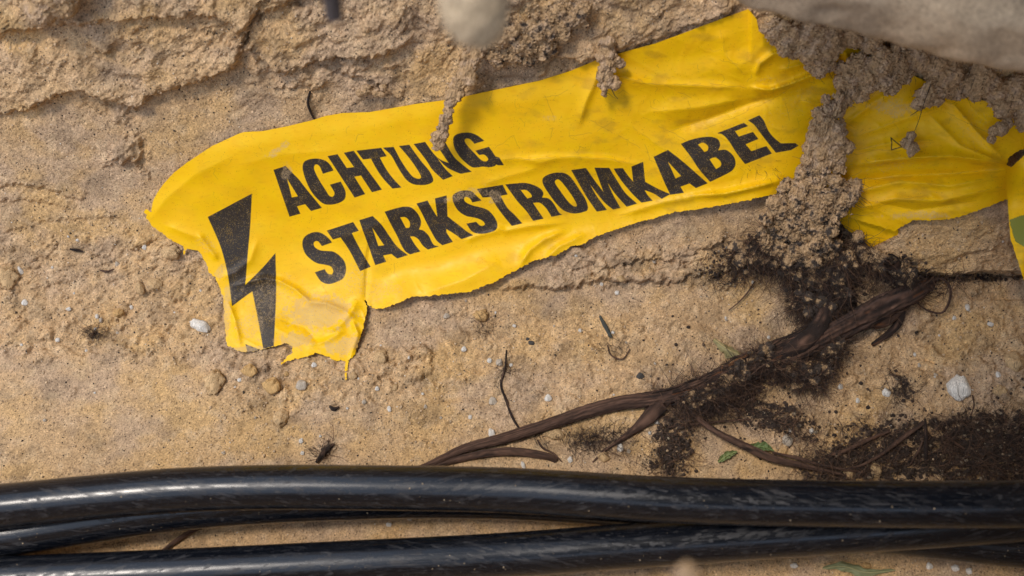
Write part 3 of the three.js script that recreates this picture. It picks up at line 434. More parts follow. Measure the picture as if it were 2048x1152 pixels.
const cableTex = (() => {
  const n = 1024, r = rng(77), sc = new Float32Array(n * n);
  for (let k = 0; k < 1500; k++) { let x = r() * n, y = r() * n; const l = 10 + 120 * r() ** 2, d = (r() < 0.85 ? 0.05 : 0.9) * (r() - 0.5), v = 0.15 + 0.5 * r(); for (let q = 0; q < l; q++) { sc[((y | 0) & (n - 1)) * n + ((x | 0) & (n - 1))] = v; x += 1; y += d; if (y < 0) y += n; } }
  const wrap = (i) => { const a = i / n * 2 * Math.PI; return [Math.cos(a), Math.sin(a)]; };
  const dust = new Float32Array(n * n), matt = new Float32Array(n * n);
  for (let j = 0; j < n; j++) for (let i = 0; i < n; i++) {
    const [c, s] = wrap(j), [c2, s2] = wrap(i); const film = fbm3(c * 1.3 + c2 * 2.2, s * 1.3 + s2 * 2.2, c2 * 1.5 + 4, 4), streak = fbm3(c * 7, s * 7, c2 * 1.6 + s2, 4, 0.6), blot = fbm3(c * 3 + c2 * 5 + 9, s * 3 + s2 * 5, c2 * 3, 4);
    const fine = fbm3(c * 13 + 3, s * 13, c2 * 16 + s2 * 13, 4, 0.65), cloud = smoothstep(fbm3(c * 2.4 + c2 * 3, s * 2.4 + s2 * 3, c2 * 2.6 - s2 * 2, 5, 0.62), -0.05, 0.45), scuff = smoothstep(fbm3(c * 8 + 1.3 * c2, s * 8, c2 * 5.5 + s2 * 4.7, 4, 0.62), 0.28, 0.5), cake = smoothstep(blot, 0.30, 0.5);
    matt[j * n + i] = clamp(0.55 * cloud * (0.7 + 0.4 * fine) + 0.5 * cake + 0.15 * scuff, 0, 1);
    dust[j * n + i] = clamp(0.01 + 0.10 * cloud * smoothstep(fine, -0.5, 0.5) + 0.3 * scuff * smoothstep(fine, -0.2, 0.4) + 0.42 * cake * smoothstep(fine, -0.45, 0.35) * (0.6 + 0.5 * r()) + sc[j * n + i] * 0.7 + (r() < 0.004 ? 0.4 + 0.6 * r() : 0), 0, 1);
  }
  const col = dataTexture(n, (i, j) => { const d = dust[j * n + i], m = (a, b) => { const v = lerp(a, b, d * 0.75); return 255 * (1.055 * Math.pow(v, 1 / 2.4) - 0.055); }; return [m(0.0036, 0.125), m(0.0048, 0.115), m(0.0080, 0.108)]; }, true);
  const rgh = dataTexture(n, (i, j) => { const v = 255 * clamp(0.20 + 0.42 * matt[j * n + i] + 0.3 * dust[j * n + i], 0, 1); return [v, v, v]; });
  const bmp = dataTexture(n, (i, j) => { const v = 120 + 60 * dust[j * n + i] - 90 * sc[j * n + i]; return [v, v, v]; });
  for (const t of [col, rgh, bmp]) t.repeat.set(1.35, 1);
  return { col, rgh, bmp };
})();
const cableRuns = [];
const cableMat = new THREE.MeshPhysicalMaterial({ name: 'black cable sheath', map: cableTex.col, roughnessMap: cableTex.rgh, bumpMap: cableTex.bmp, bumpScale: 0.0002, roughness: 1, ior: 1.5, specularIntensity: 0.8 });
function cable(rows, label, off) {
  const pts = rows.map(([x, y, h]) => onY(x, y, h)), first = pts[0], last = pts[pts.length - 1];
  const d0 = first.clone().sub(pts[1]).normalize(), d1 = last.clone().sub(pts[pts.length - 2]).normalize();
  d0.y *= 0.2; d1.y *= 0.2; pts.unshift(first.clone().addScaledVector(d0, 0.35), ); pts.unshift(pts[0].clone().addScaledVector(d0, 1.6)); pts.push(last.clone().addScaledVector(d1, 0.35)); pts.push(pts[pts.length - 1].clone().addScaledVector(d1, 1.6));
  cableRuns.push(new THREE.CatmullRomCurve3(pts, false, 'centripetal'));
  const g = tube(pts, () => CR, 40, 340, { shape: (l, c, s) => 1 + 0.004 * fbm3(l * 6, c, s + off, 2) }), a = g.attributes.uv;
  for (let i = 0; i < a.count; i++) a.setXY(i, a.getX(i) + off, a.getY(i) + off * 0.37);
  const b = pts[4].clone(); b.y -= CR; g.translate(-b.x, -b.y, -b.z); const m = new THREE.Mesh(g, cableMat); m.position.copy(b);
  return top(m, 'power_cable', label, 'cable', 'black cables on the trench floor');
}
const CR = 0.0238;
cable([[-60, 1019, 0.062], [0, 1013, 0.063], [350, 981, 0.066], [550, 974.5, 0.067], [700, 975, 0.068], [1000, 980, 0.072], [1350, 1000, 0.090], [1700, 1008, 0.108], [2048, 1008, 0.118], [2120, 1007, 0.118]], 'uppermost black cable of the bundle, arching over the others below the tape', 0.13);
cable([[-60, 1084, 0.02], [0, 1073, 0.02], [350, 1019, 0.019], [700, 997, 0.019], [1000, 995, 0.019], [1350, 1018, 0.019], [1730, 1059, 0.021], [2048, 1092, 0.022], [2120, 1099, 0.022]], 'lowest black cable, mostly hidden under the other two', 2.4);
cable([[-60, 1161, 0.021], [0, 1158, 0.021], [350, 1143, 0.021], [700, 1126, 0.022], [1000, 1111, 0.026], [1350, 1085, 0.044], [1700, 1061, 0.062], [2048, 1038, 0.068], [2120, 1033, 0.068]], 'black cable nearest the viewer, rising along the bottom edge towards the right', 4.7);

const rootMat = new THREE.MeshStandardMaterial({ name: 'root bark', vertexColors: true, roughness: 0.95, bumpMap: grainMap.bump, bumpScale: 0.0009 });
const BARK = [[0.085, 0.042, 0.026], [0.23, 0.125, 0.08], [0.034, 0.019, 0.013], [0.33, 0.12, 0.035]];
const barkColor = (dark, raw = 0) => (l, ca, sa, c) => {
  const a = smoothstep(fbm3(l * 9, ca * 3, sa * 3, 3), -0.4, 0.5), b = smoothstep(fbm3(l * 22 + 5, ca * 5, sa * 5, 3) + dark - 0.5, -0.1, 0.4), d = raw * smoothstep(fbm3(l * 7 + 40, ca * 1.6, sa * 1.6, 2), 0.3, 0.5), g = 0.8 + 0.4 * fbm3(l * 60, ca * 6, sa * 6, 2);
  for (let n = 0; n < 3; n++) c[n] = Math.max(0.004, lerp(lerp(lerp(BARK[0][n], BARK[1][n], a), BARK[2][n], b), BARK[3][n], d) * g);
};
const barkShape = (k) => (l, ca, sa) => 1 + 0.10 * fbm3(l * 70, ca * 5, sa * 5, 2) + k * fbm3(l * 14, ca * 1.4, sa * 1.4, 2) + 0.5 * k * (0.5 - Math.abs(N3(l * 16, ca * 4, sa * 4)));
const rad = (list) => (t) => { const f = t * (list.length - 1), i = Math.min(list.length - 2, Math.floor(f)); return lerp(list[i], list[i + 1], f - i) * 0.00030; };   // widths in photograph pixels
const along = (t, lift) => polyline(t).map(([x, y, l]) => spot(x, y, (l ?? lift) / 1000).p);
const centred = (o, at) => { o.position.copy(at); return (g) => g.translate(-at.x, -at.y, -at.z); };

// thin single roots
for (const [t, w, label] of [
  ['1013,700,1 1010,735,2 1002,770,2 1012,800,2 1025,835,2 1042,862,2', [2.5, 4, 4.5, 5, 5, 4], 'thin dark rootlet hanging down the sand to the left of the root'],
  ['1075,880,2 1085,895,3 1108,908,2 1124,924,1', [3, 4.5, 4, 2], 'short kinked rootlet below the middle of the long root'],
  ['1510,562,4 1495,585,6 1478,604,6 1457,621,4', [2, 3, 3, 2], 'fine slanting rootlet on the sand left of the hanging soil clump'],
  ['1852,928,4 1852,890,8 1851,850,10 1850,838,8', [5, 7, 6, 4], 'upright brown rootlet standing in the black humus'],
  ['1848,845,9 1800,880,10 1760,910,10 1720,932,8 1690,938,5', [9, 9, 8, 6, 4], 'brown rootlet slanting down left from the upright one in the humus'],
  ['1780,862,8 1730,882,9 1690,902,9 1655,912,6', [6, 8, 9, 7], 'orange brown rootlet across the upper edge of the humus'],
  ['1888,870,8 1905,882,9 1928,898,7', [4, 5, 3], 'short orange rootlet on the humus near the right edge'],
  ['1845,580,8 1880,556,14 1900,575,16 1896,610,14 1882,626,10 1850,618,10 1828,600,8', [4, 5, 5, 5, 5, 4, 3], 'looped wiry rootlet below the ledge at right'],
  ['1545,905,10 1590,915,10 1650,932,8 1730,945,5', [5, 7, 6, 4], 'rusty rootlet running into the humus above the top cable'],
  ['1820,930,6 1835,905,8 1846,880,8', [3, 5, 4], 'small side rootlet beside the upright one'],
  ['322,1104,2 355,1080,4 385,1062,4 402,1055,2', [7, 9, 9, 7], 'brown rootlet crossing the sand gap between the left ends of the cables'],
  ['1215,690,3 1222,710,4 1245,718,3 1260,698,2', [2.5, 3, 3, 2], 'curled wiry rootlet on the sand right of the tape'],
  ['1200,632,3 1212,655,4 1222,675,3', [5, 9, 6], 'grey green sliver of bark on the sand right of the tape'],
  ['632,925,2 648,905,3 668,888,2', [6, 12, 5], 'charred black sliver on the sand above the top cable'],
  ['660,812,2 668,818,3 678,814,2', [4, 9, 4], 'small dark brown bark chip on the sand below the tape'],
  ['620,182,3 616,205,4 622,225,4 630,240,3', [4, 5, 5, 3], 'short dark rootlet dangling above the top edge of the tape'],
  ['1945,790,2 1948,810,3 1940,835,2', [3, 3, 2], 'hair thin root by the round white stone'],
  ['140,498,2 152,500,3 166,503,2', [4, 6, 4], 'short black twig fragment on the sand near the left edge'],
  ['200,540,2 215,543,3 228,538,2', [3, 5, 3], 'short brown twig fragment on the sand left of the tape'],
]) { const o = new THREE.Mesh(), a = along(t, 3), put = centred(o, a[0]); const dark = label.includes('grey') ? null : label.includes('orange') || label.includes('rusty') ? barkColor(-0.2, 1) : label.includes('black') || label.includes('dark') ? barkColor(1) : barkColor(0.25); o.geometry = put(tube(a, rad(w), 8, 48, { shape: barkShape(0.2), color: dark ?? ((l, ca, sa, c) => { c[0] = 0.09; c[1] = 0.095; c[2] = 0.08; }) })); o.material = rootMat; top(o, label.includes('chip') || label.includes('sliver') ? 'bark_sliver' : label.includes('twig') ? 'twig' : 'rootlet', label, label.includes('chip') || label.includes('sliver') ? 'bark' : label.includes('twig') ? 'twig' : 'root'); }

// felt of hair roots
function wisp(p, n, len, r, dir, drag) {      // one random thread
  const pts = [p.clone()], d = dir.clone();
  for (let i = 0; i < n; i++) { d.add(V(R() - 0.5, R() - 0.5, R() - 0.5).multiplyScalar(drag)).normalize(); pts.push(pts[pts.length - 1].clone().addScaledVector(d, len / n)); }
  return thread(pts, r);
}
function thread(pts, r) {                      // three-sided, tapering
  const pos = [], idx = [], n = pts.length;
  for (let i = 0; i < n; i++) { const t = pts[Math.min(i + 1, n - 1)].clone().sub(pts[Math.max(i - 1, 0)]).normalize(), a = V(0.3, 1, 0.2).cross(t).normalize(), b = t.clone().cross(a), q = r * (1 - 0.7 * i / (n - 1)); for (let k = 0; k < 3; k++) { const w = k * 2.0944; pos.push(pts[i].x + q * (Math.cos(w) * a.x + Math.sin(w) * b.x), pts[i].y + q * (Math.cos(w) * a.y + Math.sin(w) * b.y), pts[i].z + q * (Math.cos(w) * a.z + Math.sin(w) * b.z)); } }
  for (let i = 0; i < n - 1; i++) for (let k = 0; k < 3; k++) { const a = i * 3 + k, b = i * 3 + (k + 1) % 3; idx.push(a, b, a + 3, b, b + 3, a + 3); }
  return { pos, idx };
}
function felt(list) { const pos = [], idx = []; for (const t of list) { const o = pos.length / 3; for (const v of t.pos) pos.push(v); for (const k of t.idx) idx.push(k + o); } const g = new THREE.BufferGeometry(); g.setAttribute('position', new THREE.Float32BufferAttribute(pos, 3)); g.setIndex(idx); g.computeVertexNormals(); return g; }
const hairMat = new THREE.MeshStandardMaterial({ name: 'hair roots', color: new THREE.Color(0.045, 0.027, 0.019), roughness: 0.8 });
const hairMat2 = new THREE.MeshStandardMaterial({ name: 'rusty hair roots', color: new THREE.Color(0.15, 0.08, 0.045), roughness: 0.8 });
{
  const dark = [], rust = [];
  for (const [cx, cy, a, b, t, k] of DARK) {
    if (k < 0.45) continue;
    const n = Math.min(1100, Math.round(a * b * 0.065 * k) + 16), c = Math.cos(t), s = Math.sin(t);
    for (let i = 0; i < n; i++) { const w = R() * 6.283, q = 1.12 * Math.sqrt(R()), ex = a * q * Math.cos(w), ey = b * q * Math.sin(w), g = spot(cx + ex * c - ey * s, cy + ex * s + ey * c, 0.001 + 0.004 * R()); (R() < 0.5 ? rust : dark).push(wisp(g.p, 7, 0.012 + 0.045 * R() * R(), 0.00022 + 0.0003 * R() * R(), V(R() - 0.5, (R() - 0.5) * 0.5, R() - 0.5).addScaledVector(g.n, 0.25).normalize(), 0.7)); }
  }
  // threads caught along the long root
  for (const [x0, y0, x1, y1, n] of [[1300, 800, 1600, 700, 620], [1600, 700, 1850, 580, 260], [1480, 720, 1600, 720, 240], [1340, 830, 1480, 800, 260], [1560, 850, 1660, 940, 120], [1830, 575, 1910, 560, 120]]) for (let i = 0; i < n; i++) { const t = R(), g = spot(lerp(x0, x1, t) + 30 * (R() - 0.5), lerp(y0, y1, t) + 46 * (R() - 0.5), 0.006 + 0.016 * R()); (R() < 0.4 ? rust : dark).push(wisp(g.p, 8, 0.015 + 0.05 * R() * R(), 0.0002 + 0.0004 * R() * R(), V(R() - 0.3, 0.3 * (R() - 0.5), R() - 0.5).normalize(), 0.55)); }
  // fine branching fuzz on the bare sand
  for (const [x, y, n, sp] of [[1085, 870, 40, 50], [1240, 870, 70, 70], [1190, 885, 130, 60], [1300, 930, 40, 50], [1225, 690, 26, 40], [1440, 560, 40, 60], [1010, 740, 26, 26], [190, 665, 34, 26], [965, 660, 16, 22], [640, 905, 22, 26], [1800, 780, 50, 46], [235, 1085, 14, 24], [1165, 890, 30, 40], [1520, 330, 60, 40]]) for (let i = 0; i < n; i++) { const g = spot(x + sp * (R() + R() - 1), y + sp * 0.5 * (R() + R() - 1), 0.001); dark.push(wisp(g.p, 7, 0.008 + 0.02 * R(), 0.0002 + 0.00015 * R(), V(R() - 0.5, 0, R() - 0.5).addScaledVector(g.n, 0.12).normalize(), 0.75)); }
  top(new THREE.Mesh(felt(dark), hairMat), 'hair_roots', 'felt of fine black hair roots over humus and root', 'roots', undefined, 'stuff');
  top(new THREE.Mesh(felt(rust), hairMat2), 'hair_roots', 'rusty brown hair roots among the black ones', 'roots', undefined, 'stuff');
}

// ---------------------------------------------------------------- clods of soil hanging over the tape: smooth-joined lumps
function lumpy(balls, { res = 84, noise = 0.28, join = 0.35, dark = 0, grain = 1 } = {}) {
  const lo = V(1e9, 1e9, 1e9), hi = V(-1e9, -1e9, -1e9);
  for (const b of balls) { lo.min(V(b.p.x - b.r * 1.7 - 0.003, b.p.y - b.r * 1.7 - 0.003, b.p.z - b.r * 1.7 - 0.003)); hi.max(V(b.p.x + b.r * 1.7 + 0.003, b.p.y + b.r * 1.7 + 0.003, b.p.z + b.r * 1.7 + 0.003)); }
  const mc = new MarchingCubes(res, new THREE.MeshBasicMaterial(), false, false, 500000), f = mc.field, half = res / 2, mid = lo.clone().add(hi).multiplyScalar(0.5), ext = hi.clone().sub(lo).multiplyScalar(0.5);
  f.fill(-1); const mean = balls.reduce((s, b) => s + b.r, 0) / balls.length, k = mean * join;
  const acc = new Float32Array(f.length).fill(0);
  for (const b of balls) {
    const m = b.r * 1.9 + k, rg = ['x', 'y', 'z'].map((c) => [Math.max(0, Math.floor(((b.p[c] - m - mid[c]) / ext[c]) * half + half)), Math.min(res - 1, Math.ceil(((b.p[c] + m - mid[c]) / ext[c]) * half + half))]);
    for (let z = rg[2][0]; z <= rg[2][1]; z++) for (let y = rg[1][0]; y <= rg[1][1]; y++) for (let x = rg[0][0]; x <= rg[0][1]; x++) {
      const d = Math.hypot((x - half) / half * ext.x + mid.x - b.p.x, (y - half) / half * ext.y + mid.y - b.p.y, (z - half) / half * ext.z + mid.z - b.p.z) - b.r;
      if (d < m) acc[z * res * res + y * res + x] += Math.exp(Math.min(60, -d / k * 2));
    }
  }
  for (let z = 0; z < res; z++) for (let y = 0; y < res; y++) for (let x = 0; x < res; x++) {
    const i = z * res * res + y * res + x; if (acc[i] <= 0) continue;
    let d = -k / 2 * Math.log(acc[i]);
    if (d < mean && d > -mean) { const X = (x - half) / half * ext.x + mid.x, Y = (y - half) / half * ext.y + mid.y, Z = (z - half) / half * ext.z + mid.z; d += mean * noise * (fbm3(X / mean * 0.9, Y / mean * 0.9, Z / mean * 0.9, 4, 0.6) + 0.25 * N3(X * 420, Y * 420, Z * 420)) ; }
    f[i] = -d;
  }
  mc.isolation = 0; mc.update();
  const n = mc.count; const src = mc.positionArray, pos = new Float32Array(n * 3);
  for (let i = 0; i < n; i++) { pos[i * 3] = src[i * 3] * ext.x + mid.x; pos[i * 3 + 1] = src[i * 3 + 1] * ext.y + mid.y; pos[i * 3 + 2] = src[i * 3 + 2] * ext.z + mid.z; }
  let g = new THREE.BufferGeometry(); g.setAttribute('position', new THREE.BufferAttribute(pos, 3)); g = mergeVertices(g, 1e-5);
  g.computeVertexNormals(); { const a = g.attributes.position, n = g.attributes.normal; for (let i = 0; i < a.count; i++) { const x = a.getX(i), y = a.getY(i), z = a.getZ(i), k = 0.0015 * fbm3(x * 170, y * 170, z * 170, 3, 0.65) + 0.0009 * (R() - 0.5); a.setXYZ(i, x + n.getX(i) * k, y + n.getY(i) * k, z + n.getZ(i) * k); } }
  const P_ = g.attributes.position, col = new Float32Array(P_.count * 3), uv = new Float32Array(P_.count * 2), c = [0, 0, 0];
  for (let i = 0; i < P_.count; i++) {
    const x = P_.getX(i), y = P_.getY(i), z = P_.getZ(i), pr = dark.call ? dark(...project(V(x, y, z))) : dark;
    const a = fbm3(x * 60, y * 60, z * 60, 3), b = fbm3(x * 260, y * 260, z * 260, 2), dk = pr > 0 ? smoothstep(a * 0.9 + fbm3(x * 110 + 9, y * 110, z * 110, 3) * 0.5 + pr, 0.35, 0.6) : 0, v = 0.86 + 0.2 * a + 0.16 * b;
    for (let m = 0; m < 3; m++) c[m] = lerp(lerp(SAND[0][m], SAND[2][m], smoothstep(a, -0.2, 0.6)) * v, [0.045, 0.033, 0.025][m] * (0.7 + 0.5 * v), dk);
    col.set(c, i * 3); uv[i * 2] = x + 0.37 * z; uv[i * 2 + 1] = y + 0.61 * z;
  }
  g.setAttribute('color', new THREE.BufferAttribute(col, 3)); g.setAttribute('uv', new THREE.BufferAttribute(uv, 2)); g.computeVertexNormals(); return g;
}
const filmSpot = (px, py, lift) => { let x = px, y = py, w; const h = filmHeight(...us(px, py), px, py) + lift; for (let n = 0; n < 6; n++) { w = us(x, y); const e = project(P(w[0], w[1], h, q3)); x += px - e[0]; y += py - e[1]; } return P(w[0], w[1], h); };
function lumps(text, extra = 5, spread = 1, size = 1) {    // x,y,radius(px),lift(mm)
  const out = [];
  for (const [x, y, r, l = r * 0.55] of polyline(text)) {
    out.push({ p: filmSpot(x, y, l / 1000), r: r * 0.00058 * size });
    for (let i = 0; i < extra; i++) { const a = R() * 6.283, q = r * (0.5 + 0.6 * R()) * spread, rr = r * (0.10 + 0.5 * R() ** 2); out.push({ p: filmSpot(x + q * Math.cos(a), y + q * Math.sin(a), l / 1000 + (R() * 0.5) * r * 0.0005), r: rr * 0.00058 }); }
  }
  return out;
}
function clod(name, label, balls, opt, fuzz) {
  const o = new THREE.Group(), low = balls.reduce((m, b) => (b.p.y < m.p.y ? b : m)), put = centred(o, low.p.clone());
  top(o, name, label, 'soil clod'); part(o, 'soil_lump', put(lumpy(balls, opt)), sandMat);
  if (fuzz) part(o, 'fibres', put(felt(fuzz)), hairMat, undefined, 'stuff');
  return o;
}
const fuzzOn = (balls, n, len, r, pull = 0.5) => { const out = []; for (let i = 0; i < n; i++) { const b = balls[Math.floor(R() * balls.length)], d = V(R() - 0.5, R() - 0.5, R() * 0.9 - 0.2).normalize(); out.push(wisp(b.p.clone().addScaledVector(d, b.r * 0.9), 6, len * (0.3 + R()), r * (0.6 + 0.7 * R()), d.add(V(0, -pull, 0)).normalize(), 0.8)); } return out; };
{ // the long root that runs from the ledge down under the cables
  const root = new THREE.Group(), put = centred(root, spot(1290, 812).p);
  top(root, 'tree_root', 'long dark brown root running from under the ledge down to the cables', 'root');
  part(root, 'main_root', put(tube(along('835,938,2 862,928,4 930,897,6 1010,876,7 1100,848,8 1170,824,8 1240,806,9 1290,800,10 1340,792,12 1420,770,14 1500,742,15 1560,715,17 1630,684,18 1700,648,18 1770,612,18 1830,582,14 1870,560,-6', 8), rad([10, 16, 20, 22, 24, 27, 29, 30, 38, 42, 38, 36, 42, 46, 42, 24]), 40, 520, { shape: (l, ca, sa) => { const w = smoothstep(l, 0.26, 0.34); return 1 + 0.13 * fbm3(l * 75, ca * 6, sa * 6, 3) + lerp(0.10, 0.22, w) * fbm3(l * 9, ca * 1.3, sa * 1.3, 2) + lerp(0.06, 0.3, w) * (0.35 - Math.abs(fbm3(l * 5, ca * 3.2, sa * 3.2, 3))); }, color: (l, ca, sa, c) => { barkColor(lerp(0.0, 0.6, smoothstep(l, 0.24, 0.33)), 0)(l, ca, sa, c); const o = smoothstep(fbm3(l * 12 + 3, ca * 3, sa * 3, 2), 0.52, 0.62) * smoothstep(l, 0.26, 0.3) * 0.7, k = smoothstep(fbm3(l * 6 + 8, ca * 2, sa * 2, 2), 0.3, 0.45) * smoothstep(l, 0.3, 0.4); for (let n = 0; n < 3; n++) c[n] = lerp(lerp(c[n], [0.13, 0.075, 0.055][n], k), [0.28, 0.10, 0.03][n], o); } })), rootMat);
  { // splintered strips of bark along the thick part
    const strips = [];
    for (let n = 0; n < 34; n++) { const t0 = R() * 0.85, len = 0.06 + 0.16 * R(), o = (R() - 0.5) * 40, pts = []; for (let k = 0; k <= 5; k++) { const t = Math.min(1, t0 + len * k / 5), x = lerp(1300, 1840, t), y = lerp(802, 580, t) + 6 * Math.sin(t * 9) + o * (0.75 + 0.3 * R()); const g = spot(x, y, 0.011 + 0.013 * Math.sqrt(Math.max(0, 1 - (o / 26) ** 2)) + 0.003 * R()); pts.push(g.p); } const w = 2 + 4 * R(), e = R() < 0.14; strips.push(tube(pts, (t) => w * 0.0003 * (0.4 + Math.sin(Math.PI * t)), 6, 26, { shape: barkShape(0.3), color: e ? (l, a, b, c) => { c[0] = 0.26; c[1] = 0.11; c[2] = 0.04; } : barkColor(0.7 + 0.4 * R()) })); }
    part(root, 'bark_strips', put(mergeGeometries(strips)), rootMat);
  }
  { // soil and dead fibres caked on the root
    const cake = lumps('1440,770,12,10 1470,752,14,12 1510,718,15,12 1540,708,17,16 1490,735,14,14 1575,738,14,12 1620,745,16,10 1650,738,15,10 1640,768,12,4 1600,762,13,6 1660,704,15,16 1680,690,14,14 1380,800,12,8 1410,790,12,10 1395,795,12,9 1425,780,12,10 1455,762,13,11 1555,722,14,14 1600,740,14,11', 14, 1.25, 0.6), cake2 = lumps('1820,560,16,8 1800,540,18,6 1810,550,14,7', 14, 1.1, 0.7);
    part(root, 'soil_crust', put(lumpy(cake, { res: 100, noise: 0.7, join: 0.25, dark: 0.62 })), sandMat, 'dark soil caked on the root');
    part(root, 'soil_crust', put(lumpy(cake2, { res: 60, noise: 0.7, join: 0.25, dark: 0.6 })), sandMat, 'dark soil where the root enters the wall');
    part(root, 'fibres', put(felt(fuzzOn(cake2, 300, 0.022, 0.0003, 0.1))), hairMat, 'black fibres at the wall', 'stuff');
    part(root, 'fibres', put(felt(fuzzOn(cake, 2600, 0.022, 0.00028, 0.1))), hairMat, 'black fibres', 'stuff');
    part(root, 'fibres', put(felt(fuzzOn(cake, 500, 0.035, 0.00034, 0.1))), hairMat2, 'brown fibres', 'stuff');
  }
  part(root, 'branch', put(tube(along('868,932,3 920,918,4 980,906,5 1040,904,5 1100,914,3 1112,920,0', 4), rad([8, 13, 15, 16, 16, 12]), 16, 130, { shape: barkShape(0.14), color: barkColor(0.3) })), rootMat);
  part(root, 'branch', put(tube(along('1320,808,8 1300,832,7 1270,858,5 1240,880,3 1205,905,2 1185,925,0', 4), rad([34, 28, 16, 9, 5, 3]), 14, 110, { shape: barkShape(0.16), color: barkColor(0.35) })), rootMat);
  part(root, 'branch', put(tube(along('1345,778,16 1365,805,16 1400,840,15 1440,868,14 1490,892,14 1540,915,12 1600,930,10 1680,948,6', 8), rad([7, 9, 11, 14, 16, 14, 9, 6]), 12, 150, { shape: barkShape(0.14), color: barkColor(0.3) })), rootMat);
  part(root, 'branch', put(tube(along('1335,855,6 1390,848,8 1450,842,8 1500,838,5', 5), rad([4, 5, 4, 3]), 8, 50, { color: barkColor(0.1, 0.6) })), rootMat);
  part(root, 'branch', put(tube(along('1560,715,20 1600,690,24 1640,650,26 1655,600,26 1650,560,24', 20), rad([26, 34, 32, 26, 18]), 16, 120, { shape: barkShape(0.2), color: barkColor(0.9) })), rootMat);
  part(root, 'branch', put(tube(along('1720,640,14 1770,640,12 1800,622,12 1790,655,8 1745,690,5', 10), rad([30, 26, 18, 14, 8]), 12, 90, { shape: barkShape(0.2), color: barkColor(0.8, 0.8) })), rootMat);
  part(root, 'branch', put(tube(along('1780,520,10 1800,545,14 1815,575,16 1800,600,12', 12), rad([30, 34, 36, 30]), 14, 60, { shape: barkShape(0.22), color: barkColor(0.6) })), rootMat);
}
{
  const up = lumps('1690,190,17,14 1668,215,22,20 1645,235,20,24 1650,262,28,28 1672,262,18,26 1636,290,26,30 1668,296,26,30 1640,322,27,30 1672,326,20,28 1625,345,22,26', 16, 1.05, 0.7);
  const mid = lumps('1612,362,24,28 1645,356,24,32 1585,378,20,20 1660,392,26,32 1690,378,20,26 1702,390,16,24 1625,396,30,32 1580,412,28,26 1680,418,24,28 1606,432,30,30 1648,434,22,28 1560,440,24,20 1590,466,28,28 1640,468,26,32 1560,490,24,18 1612,498,28,30', 17, 1.15, 0.66);
  const low = lumps('1650,500,26,22 1600,520,30,20 1560,520,20,10 1660,540,30,18 1620,560,30,18 1690,530,26,10 1590,560,22,8 1650,590,28,14 1630,620,24,12 1680,580,20,10 1640,650,20,10 1600,600,18,6 1720,500,26,0 1745,520,22,0 1540,470,24,4 1510,500,26,-2 1480,520,26,-4', 14, 1.1, 0.63);
  const o = clod('root_bound_soil', 'large crumbly clump of soil and roots hanging over the tape right of the lettering', up, { res: 74, noise: 0.8, join: 0.4, dark: 0 }, fuzzOn(up, 60, 0.012, 0.00025));
  const put = (g) => g.translate(-o.position.x, -o.position.y, -o.position.z);
  part(o, 'soil_lump', put(lumpy(mid, { res: 92, noise: 0.8, join: 0.36, dark: (x, y) => 0.06 + 0.24 * smoothstep(y, 370, 480) })), sandMat);
  part(o, 'soil_lump', put(lumpy(low, { res: 96, noise: 0.65, join: 0.25, dark: (x, y) => 0.34 + 0.4 * smoothstep(y, 500, 580) })), sandMat, 'darker rooty lower soil');
  part(o, 'fibres', put(felt([...fuzzOn(mid, 520, 0.02, 0.00028), ...fuzzOn(low, 2600, 0.03, 0.00036)])), hairMat, 'black fibres', 'stuff');
  part(o, 'fibres', put(felt(fuzzOn(low, 700, 0.04, 0.00042))), hairMat2, 'brown fibres', 'stuff');
}
